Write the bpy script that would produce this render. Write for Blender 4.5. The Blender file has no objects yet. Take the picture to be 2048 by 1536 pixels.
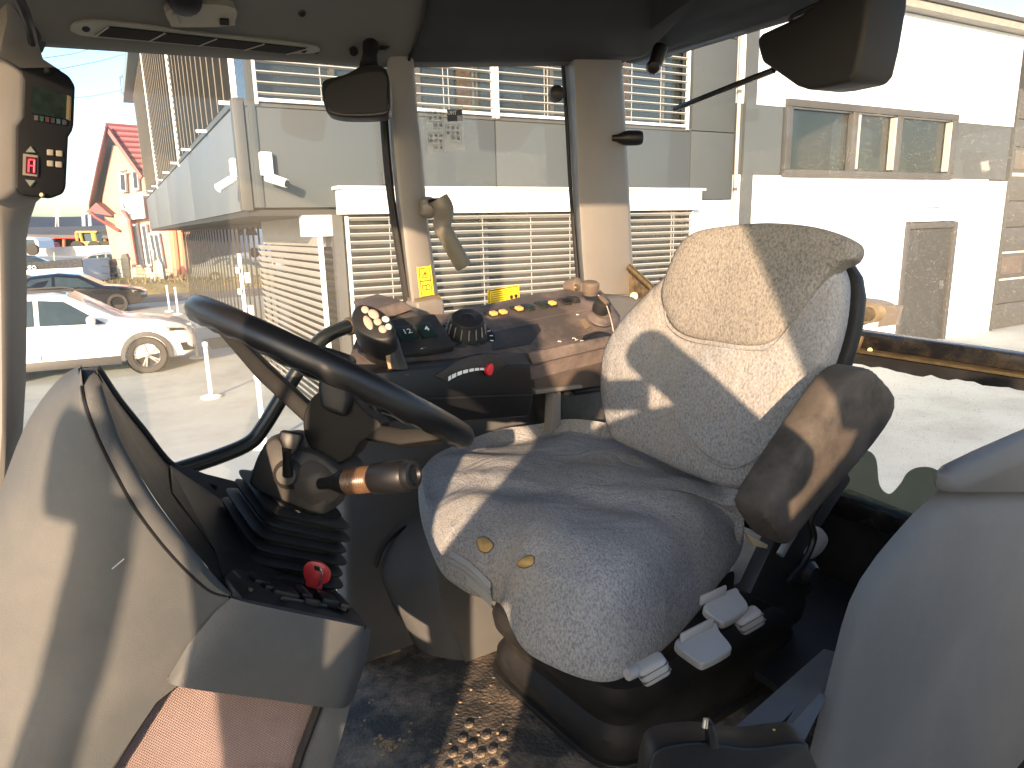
import bpy, bmesh, math, random
from mathutils.bvhtree import BVHTree
from mathutils import Vector as V, Matrix
random.seed(7)
SC = bpy.context.scene
COL = SC.collection
R = math.radians

# ---------------------------------------------------------------- camera
F, PITCH, ROLL, HEAD = 1400.0, R(12.6), R(1.4), R(55)
CAM = V((0, 0, 2.6))
fw = V((math.cos(HEAD)*math.cos(PITCH), math.sin(HEAD)*math.cos(PITCH), -math.sin(PITCH)))
rt0 = V((math.sin(HEAD), -math.cos(HEAD), 0))
up0 = rt0.cross(fw)
rt = rt0*math.cos(ROLL) - up0*math.sin(ROLL)
up = up0*math.cos(ROLL) + rt0*math.sin(ROLL)
cd = bpy.data.cameras.new('camera'); cam = bpy.data.objects.new('camera', cd); COL.objects.link(cam)
cd.sensor_width = 36; cd.lens = 36*F/2048; cd.clip_start = 0.02; cd.clip_end = 9000
m = Matrix((rt, up, -fw)).transposed().to_4x4(); m.translation = CAM
cam.matrix_world = m
SC.camera = cam

# ---------------------------------------------------------------- light
SUN_AZ, SUN_EL = R(46), R(13.5)          # direction the light travels, elevation
world = bpy.data.worlds.new('World'); SC.world = world; world.use_nodes = True
nt = world.node_tree
bg = nt.nodes['Background']; sky = nt.nodes.new('ShaderNodeTexSky')
sky.sky_type = 'NISHITA'; sky.sun_disc = False
sky.sun_elevation = SUN_EL; sky.sun_rotation = R(90) - (SUN_AZ + math.pi)
sky.air_density = 1.0; sky.dust_density = 2.2; sky.ozone_density = 2.4; sky.altitude = 100
nt.links.new(sky.outputs[0], bg.inputs[0]); bg.inputs[1].default_value = 0.15
sd = bpy.data.lights.new('sun', 'SUN'); sun = bpy.data.objects.new('sun', sd); COL.objects.link(sun)
sd.energy = 3.8; sd.angle = R(0.5); sd.color = (1.0, 0.72, 0.47)
sun.location = (-30, -30, 20)
dl = V((math.cos(SUN_AZ)*math.cos(SUN_EL), math.sin(SUN_AZ)*math.cos(SUN_EL), -math.sin(SUN_EL)))
sun.rotation_euler = dl.to_track_quat('-Z', 'Y').to_euler()
vs = SC.view_settings
SC.display_settings.display_device = 'sRGB'
vs.view_transform = 'Standard'; vs.look = 'None'; vs.exposure = 1.75; vs.gamma = 1; vs.use_curve_mapping = False

# ---------------------------------------------------------------- pixel rays to places in the world
def ray(px, py): return fw + rt*((px-1024)/F) - up*((py-768)/F)
def W(px, py, d): return CAM + ray(px, py)*d
def PX(px, py, x): r = ray(px, py); return CAM + r*(x/r.x)
def PY(px, py, y): r = ray(px, py); return CAM + r*(y/r.y)
def PZ(px, py, z=0.0): r = ray(px, py); return CAM + r*((z-CAM.z)/r.z)
def PP(px, py, p0, n): r = ray(px, py); return CAM + r*((V(p0)-CAM).dot(V(n))/r.dot(V(n)))
A6 = R(-6)
e1 = V((math.cos(A6), math.sin(A6), 0)); e2 = V((-math.sin(A6), math.cos(A6), 0)); BO = V((16.46, 6.96, 0)); ZZ = V((0, 0, 1))
def B(s, t, z): return BO + e1*s + e2*t + ZZ*z      # building frame: along facade, into building, up
BAX = (e1, e2, ZZ)

# ---------------------------------------------------------------- materials
MATS = {}
def mat(name, col, rough=.5, metal=0., var=.12, vs=6., bump=0., bs=150., spec=.5, dirt=None, dirt_s=3., dirt_amt=.5, col2=None, mottle=0, coat=0., wr=0.):
    if name in MATS: return MATS[name]
    m = bpy.data.materials.new(name); m.use_nodes = True; MATS[name] = m
    N = m.node_tree.nodes; L = m.node_tree.links; p = N['Principled BSDF']
    tc = N.new('ShaderNodeTexCoord')
    n1 = N.new('ShaderNodeTexNoise'); n1.inputs['Scale'].default_value = vs; n1.inputs['Detail'].default_value = 6; n1.inputs['Roughness'].default_value = .6
    L.new(tc.outputs['Object'], n1.inputs['Vector'])
    rp = N.new('ShaderNodeValToRGB'); rp.color_ramp.elements[0].position = .3; rp.color_ramp.elements[1].position = .7
    c = V(col); lo = c*(1-var); hi = V(col2) if col2 else c*(1+var)
    rp.color_ramp.elements[0].color = (*lo, 1); rp.color_ramp.elements[1].color = (*hi, 1)
    L.new(n1.outputs['Fac'], rp.inputs['Fac']); out = rp.outputs['Color']
    if mottle:                                   # fine speckle of woven cloth
        n3 = N.new('ShaderNodeTexNoise'); n3.inputs['Scale'].default_value = mottle; n3.inputs['Detail'].default_value = 3; n3.inputs['Roughness'].default_value = .75
        mp3 = N.new('ShaderNodeMapping'); mp3.inputs['Scale'].default_value = (1.0, .75, .45); mp3.inputs['Rotation'].default_value = (.3, .2, .5); L.new(tc.outputs['Object'], mp3.inputs['Vector']); L.new(mp3.outputs[0], n3.inputs['Vector'])
        r3 = N.new('ShaderNodeValToRGB'); r3.color_ramp.elements[0].position = .36; r3.color_ramp.elements[1].position = .58
        r3.color_ramp.elements[0].color = (.42, .44, .50, 1); r3.color_ramp.elements[1].color = (1, 1, 1, 1)
        L.new(n3.outputs['Fac'], r3.inputs['Fac'])
        mx = N.new('ShaderNodeMix'); mx.data_type = 'RGBA'; mx.blend_type = 'MULTIPLY'; mx.inputs['Factor'].default_value = .85
        L.new(out, mx.inputs['A']); L.new(r3.outputs['Color'], mx.inputs['B']); out = mx.outputs['Result']
    if dirt:
        n4 = N.new('ShaderNodeTexNoise'); n4.inputs['Scale'].default_value = dirt_s; n4.inputs['Detail'].default_value = 9; n4.inputs['Roughness'].default_value = .7
        L.new(tc.outputs['Object'], n4.inputs['Vector'])
        r4 = N.new('ShaderNodeMapRange'); r4.inputs['From Min'].default_value = .46; r4.inputs['From Max'].default_value = .68; r4.inputs['To Max'].default_value = dirt_amt
        L.new(n4.outputs['Fac'], r4.inputs['Value'])
        mx = N.new('ShaderNodeMix'); mx.data_type = 'RGBA'
        L.new(r4.outputs['Result'], mx.inputs['Factor']); L.new(out, mx.inputs['A']); mx.inputs['B'].default_value = (*dirt, 1); out = mx.outputs['Result']
    L.new(out, p.inputs['Base Color'])
    p.inputs['Metallic'].default_value = metal; p.inputs['Specular IOR Level'].default_value = spec; p.inputs['Coat Weight'].default_value = coat
    mr = N.new('ShaderNodeMapRange'); mr.inputs['To Min'].default_value = max(.03, rough-.1); mr.inputs['To Max'].default_value = min(1, rough+.12)
    L.new(n1.outputs['Fac'], mr.inputs['Value']); L.new(mr.outputs['Result'], p.inputs['Roughness'])
    if bump or wr:
        n2 = N.new('ShaderNodeTexNoise'); n2.inputs['Scale'].default_value = bs; n2.inputs['Detail'].default_value = 4
        L.new(tc.outputs['Object'], n2.inputs['Vector'])
        b = N.new('ShaderNodeBump'); b.inputs['Strength'].default_value = bump; b.inputs['Distance'].default_value = .5/bs
        L.new(n2.outputs['Fac'], b.inputs['Height']); L.new(b.outputs['Normal'], p.inputs['Normal'])
        if wr:                                       # soft creases of worn cloth
            n5 = N.new('ShaderNodeTexNoise'); n5.inputs['Scale'].default_value = 11; n5.inputs['Detail'].default_value = 3; n5.inputs['Distortion'].default_value = 1.5; L.new(tc.outputs['Object'], n5.inputs['Vector'])
            b2 = N.new('ShaderNodeBump'); b2.inputs['Strength'].default_value = wr; b2.inputs['Distance'].default_value = .03; L.new(n5.outputs['Fac'], b2.inputs['Height']); L.new(b2.outputs['Normal'], b.inputs['Normal'])
    return m
def glow(name, col, s):
    m = bpy.data.materials.new(name); m.use_nodes = True; p = m.node_tree.nodes['Principled BSDF']
    p.inputs['Base Color'].default_value = (*[c*.3 for c in col], 1); p.inputs['Emission Color'].default_value = (*col, 1); p.inputs['Emission Strength'].default_value = s; return m
def glass(name, tint=(1, 1, 1), dust=.05, specks=0., rough=.02, dust_col=(.75, .72, .66)):
    """thin pane: mostly clear, mirror-like at grazing angles, with a film of dust and dried specks"""
    m = bpy.data.materials.new(name); m.use_nodes = True; N = m.node_tree.nodes; L = m.node_tree.links
    for n in list(N): N.remove(n)
    o = N.new('ShaderNodeOutputMaterial'); tr = N.new('ShaderNodeBsdfTransparent'); tr.inputs[0].default_value = (*tint, 1)
    gl = N.new('ShaderNodeBsdfGlossy'); gl.inputs['Roughness'].default_value = rough; gl.inputs[0].default_value = (.9, .9, .9, 1)
    fr = N.new('ShaderNodeFresnel'); fr.inputs[0].default_value = 1.45
    ge = N.new('ShaderNodeNewGeometry'); iv = N.new('ShaderNodeMath'); iv.operation = 'SUBTRACT'; iv.inputs[0].default_value = 1; L.new(ge.outputs['Backfacing'], iv.inputs[1])
    mu = N.new('ShaderNodeMath'); mu.operation = 'MULTIPLY'; L.new(fr.outputs[0], mu.inputs[0]); L.new(iv.outputs[0], mu.inputs[1])
    m1 = N.new('ShaderNodeMixShader'); L.new(mu.outputs[0], m1.inputs[0]); L.new(tr.outputs[0], m1.inputs[1]); L.new(gl.outputs[0], m1.inputs[2])
    df = N.new('ShaderNodeBsdfDiffuse'); df.inputs[0].default_value = (*dust_col, 1)
    tc = N.new('ShaderNodeTexCoord'); n1 = N.new('ShaderNodeTexNoise'); n1.inputs['Scale'].default_value = 3; n1.inputs['Detail'].default_value = 5
    L.new(tc.outputs['Object'], n1.inputs['Vector'])
    mr = N.new('ShaderNodeMapRange'); mr.inputs['From Min'].default_value = .3; mr.inputs['From Max'].default_value = .75; mr.inputs['To Min'].default_value = dust*.5; mr.inputs['To Max'].default_value = dust*1.5
    L.new(n1.outputs['Fac'], mr.inputs['Value']); fac = mr.outputs['Result']
    if specks:
        vo = N.new('ShaderNodeTexVoronoi'); vo.inputs['Scale'].default_value = 190
        n2 = N.new('ShaderNodeTexNoise'); n2.inputs['Scale'].default_value = 60; n2.inputs['Detail'].default_value = 2
        va = N.new('ShaderNodeMix'); va.data_type = 'VECTOR'; va.inputs['Factor'].default_value = .008
        L.new(tc.outputs['Object'], va.inputs['A']); L.new(n2.outputs['Color'], va.inputs['B']); L.new(tc.outputs['Object'], n2.inputs['Vector'])
        L.new(va.outputs['Result'], vo.inputs['Vector'])
        sp = N.new('ShaderNodeMapRange'); sp.inputs['From Min'].default_value = .30; sp.inputs['From Max'].default_value = .10; sp.inputs['To Min'].default_value = 0; sp.inputs['To Max'].default_value = specks
        L.new(vo.outputs['Distance'], sp.inputs['Value'])
        vr = N.new('ShaderNodeMath'); vr.operation = 'MULTIPLY'; L.new(sp.outputs['Result'], vr.inputs[0])
        g2 = N.new('ShaderNodeSeparateColor'); L.new(vo.outputs['Color'], g2.inputs[0]); pw = N.new('ShaderNodeMath'); pw.operation = 'POWER'; pw.inputs[1].default_value = 2.5; L.new(g2.outputs[0], pw.inputs[0]); L.new(pw.outputs[0], vr.inputs[1])
        ad = N.new('ShaderNodeMath'); ad.operation = 'ADD'; L.new(fac, ad.inputs[0]); L.new(vr.outputs[0], ad.inputs[1]); fac = ad.outputs[0]
    m2 = N.new('ShaderNodeMixShader'); L.new(fac, m2.inputs[0]); L.new(m1.outputs[0], m2.inputs[1]); L.new(df.outputs[0], m2.inputs[2])
    L.new(m2.outputs[0], o.inputs[0]); return m

# ---------------------------------------------------------------- mesh helper
WL = {}
class M:
    def __init__(s): s.v = []; s.f = []
    def add(s, vs, fs):
        k = len(s.v); s.v += [V(p) for p in vs]; s.f += [[i+k for i in f] for f in fs]; return s
    def box(s, c, size, ax=(V((1, 0, 0)), V((0, 1, 0)), V((0, 0, 1)))):
        c = V(c); vs = []
        for i in (-.5, .5):
            for j in (-.5, .5):
                for k in (-.5, .5): vs.append(c + ax[0]*(i*size[0]) + ax[1]*(j*size[1]) + ax[2]*(k*size[2]))
        return s.add(vs, [[0, 1, 3, 2], [4, 6, 7, 5], [0, 4, 5, 1], [2, 3, 7, 6], [0, 2, 6, 4], [1, 5, 7, 3]])
    def bb(s, s0, s1, t0, t1, z0, z1):            # box in the building frame
        return s.box(B((s0+s1)/2, (t0+t1)/2, (z0+z1)/2), (abs(s1-s0), abs(t1-t0), abs(z1-z0)), BAX)
    def prism(s, pts, ext):
        n = len(pts); pts = [V(p) for p in pts]; ext = V(ext)
        return s.add(pts + [p+ext for p in pts], [list(range(n))[::-1], list(range(n, 2*n))] + [[i, (i+1) % n, n+(i+1) % n, n+i] for i in range(n)])
    def loft(s, rings, ca=True, cb=True):
        n = len(rings[0]); vs = [p for r in rings for p in r]; fs = []
        for k in range(len(rings)-1):
            for i in range(n): fs.append([k*n+i, k*n+(i+1) % n, (k+1)*n+(i+1) % n, (k+1)*n+i])
        if ca: fs.append(list(range(n))[::-1])
        if cb: fs.append(list(range((len(rings)-1)*n, len(rings)*n)))
        return s.add(vs, fs)
    def grid(s, rows):
        n = len(rows[0]); vs = [p for r in rows for p in r]
        return s.add(vs, [[k*n+i, k*n+i+1, (k+1)*n+i+1, (k+1)*n+i] for k in range(len(rows)-1) for i in range(n-1)])
    def tube(s, pts, r, n=10, sq=None):
        pts = [V(p) for p in pts]; rings = []
        rr = r if isinstance(r, (list, tuple)) else [r]*len(pts)
        prev = None
        for i, p in enumerate(pts):
            d = (pts[min(i+1, len(pts)-1)] - pts[max(i-1, 0)]).normalized()
            if prev is None:
                a = d.cross(V((0, 0, 1)));
                if a.length < .1: a = d.cross(V((1, 0, 0)))
            else: a = prev - d*prev.dot(d)
            a.normalize(); prev = a; b = d.cross(a)
            rings.append([p + a*(math.cos(2*math.pi*k/n)*rr[i]) + b*(math.sin(2*math.pi*k/n)*rr[i]*(sq or 1)) for k in range(n)])
        return s.loft(rings)
    def cyl(s, p0, p1, r0, r1=None, n=16): return s.tube([p0, p1], [r0, r0 if r1 is None else r1], n)
    def lathe(s, o, axis, prof, n=24, caps=True):
        o = V(o); ax = V(axis).normalized(); a = ax.cross(V((0, 0, 1)))
        if a.length < .1: a = ax.cross(V((1, 0, 0)))
        a.normalize(); b = ax.cross(a)
        return s.loft([[o + ax*h + a*(math.cos(2*math.pi*k/n)*r) + b*(math.sin(2*math.pi*k/n)*r) for k in range(n)] for h, r in prof], caps, caps)
    def torus(s, o, axis, R_, r, n=48, k=12, wob=None):
        o = V(o); ax = V(axis).normalized(); a = ax.cross(V((0, 0, 1))); a.normalize(); b = ax.cross(a); rows = []
        for i in range(n):
            t = 2*math.pi*i/n; d = a*math.cos(t) + b*math.sin(t); rw = []
            for j in range(k):
                q = 2*math.pi*j/k; rr = r
                if wob: rr = wob(t, q)
                rw.append(o + d*(R_ + math.cos(q)*rr) + ax*(math.sin(q)*rr))
            rows.append(rw)
        vs = [p for r_ in rows for p in r_]
        return s.add(vs, [[i*k+j, i*k+(j+1) % k, ((i+1) % n)*k+(j+1) % k, ((i+1) % n)*k+j] for i in range(n) for j in range(k)])
    def mesh(s, name, loc, m, smooth=40, bevel=0, seg=2):
        me = bpy.data.meshes.new(name); me.from_pydata([p-loc for p in s.v], [], s.f)
        bm = bmesh.new(); bm.from_mesh(me); bmesh.ops.remove_doubles(bm, verts=bm.verts, dist=1e-6); bmesh.ops.recalc_face_normals(bm, faces=bm.faces)
        if bevel:
            es = [e for e in bm.edges if len(e.link_faces) == 2 and e.calc_face_angle(0) > R(28)]
            bmesh.ops.bevel(bm, geom=es, offset=bevel, segments=seg, profile=.5, affect='EDGES', clamp_overlap=True)
        bm.to_mesh(me); bm.free()
        if smooth:
            me.shade_smooth()
            me.set_sharp_from_angle(angle=R(smooth))
        me.materials.append(m); return me
    def build(s, name, m, parent=None, smooth=40, bevel=0, seg=2, sub=0, center=None):
        base = WL[parent.name] if parent else V((0, 0, 0))
        if parent is None or center:
            c = V((0, 0, 0))
            for p in s.v: c += p
            c /= len(s.v); loc = c
        else: loc = base
        o = bpy.data.objects.new(name, s.mesh(name, loc, m, smooth, bevel, seg)); COL.objects.link(o)
        o.location = loc - base
        if parent: o.parent = parent
        WL[o.name] = loc
        if sub:
            md = o.modifiers.new('sub', 'SUBSURF'); md.levels = sub; md.render_levels = sub
        return o
def tag(o, label=None, cat=None, group=None, kind=None):
    if label: o['label'] = label
    if cat: o['category'] = cat
    if group: o['group'] = group
    if kind: o['kind'] = kind
    return o
def thing(name, label, cat, loc, group=None):
    o = bpy.data.objects.new(name, None); COL.objects.link(o); o.location = V(loc); o.empty_display_size = .05; WL[o.name] = V(loc)
    return tag(o, label, cat, group)
def inst(src, parent, offset, name=None):        # a piece sharing mesh data, moved by offset from the source piece
    o = src.copy(); COL.objects.link(o); o.parent = parent; o.location = src.location + V(offset)
    for k in ('label', 'category', 'group'):
        if k in o: del o[k]
    WL[o.name] = WL[src.name] + V(offset); return o
def copy_thing(root, delta, label):
    r = root.copy(); COL.objects.link(r); r.location = root.location + V(delta); r['label'] = label; WL[r.name] = V(r.location)
    def rec(a, b):
        for ch in [c for c in a.children]:
            c = ch.copy(); COL.objects.link(c); c.parent = b; WL[c.name] = WL[ch.name]+V(delta); rec(ch, c)
    rec(root, r); return r
def cr(pts, n=6, closed=True):                   # Catmull-Rom through the points
    pts = [V(p) for p in pts]; k = len(pts); out = []
    rng = range(k) if closed else range(k-1)
    for i in rng:
        if closed: a, b, c, d = pts[i-1], pts[i], pts[(i+1) % k], pts[(i+2) % k]
        else: a, b, c, d = pts[max(i-1, 0)], pts[i], pts[i+1], pts[min(i+2, k-1)]
        for j in range(n):
            t = j/n; out.append(.5*((2*b) + (c-a)*t + (2*a-5*b+4*c-d)*t*t + (3*b-a-3*c+d)*t*t*t))
    if not closed: out.append(pts[-1])
    return out
def pillow(outline, nrm, front, back, n=4, rings=9, pw=2.6, fn=None, flat=0.0):
    """cushion: outline of 3-D points on one plane, bulged front and back like a stuffed pad"""
    o = cr(outline, n); nrm = V(nrm).normalized(); c = V((0, 0, 0))
    for p in o: c += p
    c /= len(o); rs = []
    ss = [math.sin(math.pi/2*i/rings) for i in range(rings+1)]
    for sgn, th, seq in ((1, front, ss[1:]), (-1, back, ss[::-1][1:-1])):
        for x in seq:
            h = th*max(0, 1-x**pw)**(1/pw)
            ring = []
            for p in o:
                q = c + (p-c)*x; hh = h
                if fn and sgn > 0: hh += fn(q, x)
                ring.append(q + nrm*(sgn*hh))
            rs.append(ring)
    mm = M(); mm.loft(rs, False, False)
    k = len(mm.v); N = len(o)
    mm.v += [c + nrm*(front + (fn(c, 0) if fn else 0)), c - nrm*back]
    for i in range(N):
        mm.f.append([k, i, (i+1) % N]); mm.f.append([k+1, (len(rs)-1)*N+(i+1) % N, (len(rs)-1)*N+i])
    return mm
def text(name, s, size, o, ax, ay, m, parent=None, depth=.0004):
    cu = bpy.data.curves.new(name, 'FONT'); cu.body = s; cu.size = size; cu.extrude = depth; cu.align_x = 'CENTER'; cu.align_y = 'CENTER'; cu.resolution_u = 2
    t = bpy.data.objects.new(name, cu); COL.objects.link(t)
    me = bpy.data.meshes.new_from_object(t.evaluated_get(bpy.context.evaluated_depsgraph_get()))
    bpy.data.objects.remove(t); me.name = name
    base = WL[parent.name] if parent else V((0, 0, 0)); ax = V(ax).normalized(); ay = V(ay); ay = (ay-ax*ay.dot(ax)).normalized(); az = ax.cross(ay)
    mw = Matrix((ax, ay, az)).transposed().to_4x4(); me.transform(mw); me.materials.clear(); me.materials.append(m)
    ob = bpy.data.objects.new(name, me); COL.objects.link(ob); ob.location = V(o)-base
    if parent: ob.parent = parent
    WL[ob.name] = V(o); return ob
def bvh(o):                                      # surface of a built object, for placing small things on it
    bpy.context.view_layer.update(); dg = bpy.context.evaluated_depsgraph_get(); ev = o.evaluated_get(dg); me = ev.to_mesh(); w = WL[o.name]
    t = BVHTree.FromPolygons([v.co + w for v in me.vertices], [list(p.vertices) for p in me.polygons]); ev.to_mesh_clear(); return t
def hit(t, px, py, lift=.0):
    for k in range(0, 60):                            # nearest pixel that meets the surface
        r = ray(px + 1.5*k*math.cos(k*2.4), py + 1.5*k*math.sin(k*2.4)).normalized(); loc, n, i, d = t.ray_cast(CAM, r)
        if loc is not None: break
    else: raise ValueError('no surface near pixel %s %s' % (px, py))
    if n.dot(r) > 0: n = -n
    return loc + n*lift, n
def lerp(a, b, t): return V(a)*(1-t) + V(b)*t

# ---------------------------------------------------------------- palette
grey_trim = mat('grey trim plastic', (.068, .070, .071), .6, var=.10, vs=4, bump=.5, bs=650, dirt=(.13, .12, .105), dirt_amt=.4, spec=.35)
fender_grey = mat('blue grey trim plastic', (.090, .090, .092), .6, var=.10, vs=3, bump=.5, bs=650, dirt=(.125, .12, .11), dirt_s=4, dirt_amt=.45, spec=.35)
pillar_grey = mat('beige grey pillar plastic', (.17, .157, .142), .5, var=.08, vs=5, bump=.15, bs=700, dirt=(.15, .12, .09), dirt_amt=.35)
liner = mat('dark grey headlining', (.095, .093, .083), .8, var=.08, vs=6, bump=.3, bs=500)
liner_dark = mat('charcoal overhead panel', (.016, .0155, .015), .75, var=.1, vs=6, bump=.2, bs=500)
vent_edge = mat('vent frame plastic', (.20, .195, .17), .6, var=.08)
black = mat('black plastic', (.012, .012, .013), .5, var=.15, vs=12, bump=.15, bs=600, dirt=(.05, .043, .036), dirt_s=9, dirt_amt=.3, spec=.35)
mon_black = mat('matt black casing', (.004, .004, .0045), .6, var=.1, vs=12, spec=.2)
blackc = mat('clean black plastic', (.008, .008, .009), .42, var=.1, vs=12, spec=.35)
rubber = mat('black rubber', (.011, .011, .012), .6, var=.25, vs=14, bump=.2, bs=300, dirt=(.05, .043, .035), dirt_s=7, dirt_amt=.3, spec=.35)
wheel_pl = mat('worn steering wheel plastic', (.009, .009, .010), .36, var=.2, vs=8, bump=.1, bs=400)
col_pl = mat('dusty brown black plastic', (.028, .026, .024), .6, var=.15, vs=9, dirt=(.11, .088, .06), dirt_s=6, dirt_amt=.45, bump=.2, bs=500)
cons_pl = mat('dusty console plastic', (.065, .054, .049), .7, var=.15, vs=10, dirt=(.23, .17, .145), dirt_s=5, dirt_amt=.75, bump=.15, bs=500)
cons_dk = mat('dark console recess', (.016, .016, .016), .6, var=.15, vs=10, dirt=(.08, .062, .053), dirt_s=9, dirt_amt=.45)
fabric = mat('mottled grey seat cloth', (.33, .33, .332), .95, var=.12, vs=5, bump=.9, bs=260, spec=.1, mottle=330, dirt=(.30, .245, .17), dirt_s=2.6, dirt_amt=.65, wr=.28)
fabric_pad = mat('brown grey head pad cloth', (.275, .25, .215), .95, var=.12, vs=5, bump=.9, bs=260, spec=.1, mottle=330)
arm_cloth = mat('soiled armrest cloth', (.085, .07, .056), .8, var=.3, vs=10, bump=.35, bs=300, dirt=(.025, .022, .02), dirt_s=9, dirt_amt=.8, spec=.25)
foam = mat('yellow foam', (.42, .27, .10), .9, var=.2, vs=60, bump=.5, bs=300)
white_pl = mat('off white plastic', (.34, .32, .30), .45, var=.06, vs=20, dirt=(.28, .24, .2), dirt_s=20, dirt_amt=.4)
strip_pl = mat('pale grey seat edge plastic', (.30, .30, .30), .5, var=.08)
white_key = mat('cream button plastic', (.36, .29, .23), .4, var=.05)
orange_key = mat('amber switch cap', (.85, .42, .10), .4, var=.05)
green_key = mat('dark green switch cap', (.010, .024, .021), .4, var=.1)
red_pl = mat('red plastic', (.52, .03, .03), .35, var=.1)
yellow_st = mat('yellow sticker', (.85, .60, .03), .45, var=.05, vs=20)
ink = mat('black print', (.02, .018, .015), .6, var=0)
white_ink = mat('white print', (.8, .8, .78), .5, var=0)
steel = mat('bright steel', (.55, .54, .52), .3, 1., var=.1, vs=20)
brass = mat('worn brass metal', (.26, .19, .10), .4, .8, var=.2, vs=30, dirt=(.1, .08, .05), dirt_amt=.6, dirt_s=25)
black_paint = mat('gloss black paint', (.008, .008, .009), .25, var=.2, vs=10, dirt=(.12, .09, .05), dirt_s=14, dirt_amt=.25)
rail_paint = mat('black rail paint', (.012, .014, .013), .3, var=.2, vs=10)
floor_rub = mat('dirty rubber floor mat', (.065, .06, .054), .8, var=.3, vs=9, bump=.9, bs=110, dirt=(.40, .30, .21), dirt_s=7, dirt_amt=.9)
lever_cloth = mat('tan lever skirt', (.28, .19, .10), .7, var=.15, vs=20)
chrome = mat('silver wheel alloy', (.6, .6, .6), .3, 1., var=.05)
glass_clear = glass('cab window glass', dust=.035)
glass_dusty = glass('dusty rear window glass', dust=.018, specks=.40)
# ================================================================ SETTING
concrete = mat('pale yard concrete', (.36, .39, .37), .85, var=.12, vs=.35, bump=.25, bs=30, dirt=(.26, .275, .255), dirt_s=.9, dirt_amt=.75)
asphalt = mat('old asphalt', (.10, .10, .10), .9, var=.15, vs=.6, bump=.2, bs=40)
grassm = mat('dry grass bank', (.16, .13, .06), .95, var=.3, vs=1.5, bump=.6, bs=12, dirt=(.07, .09, .025), dirt_s=.8, dirt_amt=.6)
hillm = mat('haze blue wooded hill', (.03, .045, .065), .95, var=.2, vs=.01)  # blue of distance haze mixed into the woodland colour
rows = []
def gz(r): return -0.02 if r > 45 else 0.0
radii = [0, 3, 6, 10, 15, 20, 26, 34, 45, 70, 130, 300, 900, 3000, 6000]
g = M(); rings = [[V((math.cos(2*math.pi*k/48)*r, math.sin(2*math.pi*k/48)*r, 0)) for k in range(48)] for r in radii[1:]]
g.loft(rings, True, False)
ground = tag(g.build('ground', concrete, smooth=0), kind='structure')
# strips beyond the yard, running across the view (parallel to the facade)
def strip(name, t0, t1, s0, s1, z, m):
    return tag(M().add([B(s0, t0, z), B(s1, t0, z), B(s1, t1, z), B(s0, t1, z)], [[0, 1, 2, 3]]).build(name, m, smooth=0), kind='structure')
strip('road', 23.0, 27.5, -60, 40, .004, asphalt)
gv = M(); n = 60; rws = []
for j, (t, z) in enumerate([(27.5, .0), (28.2, .35), (29.5, .55), (31.5, .62), (34, .5)]):
    rws.append([B(-60 + 100*i/n, t + .25*math.sin(i*1.7+j), z + (0 if j == 0 else .10*math.sin(i*2.3+j*1.1))) for i in range(n+1)])
gv.grid(rws); tag(gv.build('grass_verge', grassm), kind='structure')
gt = M(); random.seed(3)
for i in range(2600):                                    # tufts on the bank
    s = random.uniform(-40, -5); t = random.uniform(27.6, 31); z = min(.55, (t-27.5)*.45)-.05
    h = random.uniform(.08, .28); a = random.uniform(0, 6.3); d = (e1*math.cos(a)+e2*math.sin(a))*.05; l = (e1*random.uniform(-1, 1)+e2*random.uniform(-1, 1))*h*.4
    p = B(s, t, z); gt.add([p-d, p+d, p+ZZ*h+l], [[0, 1, 2]])
tag(gt.build('dry_grass', grassm, smooth=0), kind='stuff')
strip('far_lot', 34, 110, -160, 60, .006, mat('far gravel lot', (.30, .28, .25), .9, var=.15, vs=.4))
hl = M(); rws = []
for j in range(5):
    rws.append([V((math.cos(R(60+i*1.5))*(2600+j*300), math.sin(R(60+i*1.5))*(2600+j*300), max(-5, (j/4)**.8*(150+70*math.sin(i*.31)+45*math.sin(i*.83+1)+20*math.sin(i*2.1))))) for i in range(61)])
hl.grid(rws); tag(hl.build('hills', hillm), kind='structure')

# ================================================================ GREY OFFICE BUILDING
panel = mat('grey facade panel', (.045, .056, .063), .75, var=.04, vs=2, bump=.05, bs=200)
panel_dk = mat('dark grey frame metal', (.06, .063, .062), .5, var=.06, vs=3)
white_wall = mat('white render wall', (.62, .67, .71), .85, var=.05, vs=.8, bump=.2, bs=200)
white_metal = mat('white lacquered metal', (.70, .72, .72), .4, var=.03)
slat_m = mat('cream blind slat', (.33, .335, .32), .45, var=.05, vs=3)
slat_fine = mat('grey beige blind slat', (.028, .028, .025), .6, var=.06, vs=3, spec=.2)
win_dark = mat('dark window glass', (.018, .024, .024), .06, var=.1, vs=2, spec=.7)
soffit_m = mat('black soffit', (.02, .02, .02), .6)
SC_, SL = -14.23, -13.27                        # corner of the upper floor, corner of the ground floor
ob = thing('office_building', 'grey panel-clad office building with white slatted blinds, upper floor overhanging', 'building', B(-10, 0, 0))
def bpart(name, boxes, m, parent=ob, bevel=0, smooth=30):
    mm = M()
    for b in boxes: mm.bb(*b)
    return mm.build(name, m, parent, smooth, bevel)
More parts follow.
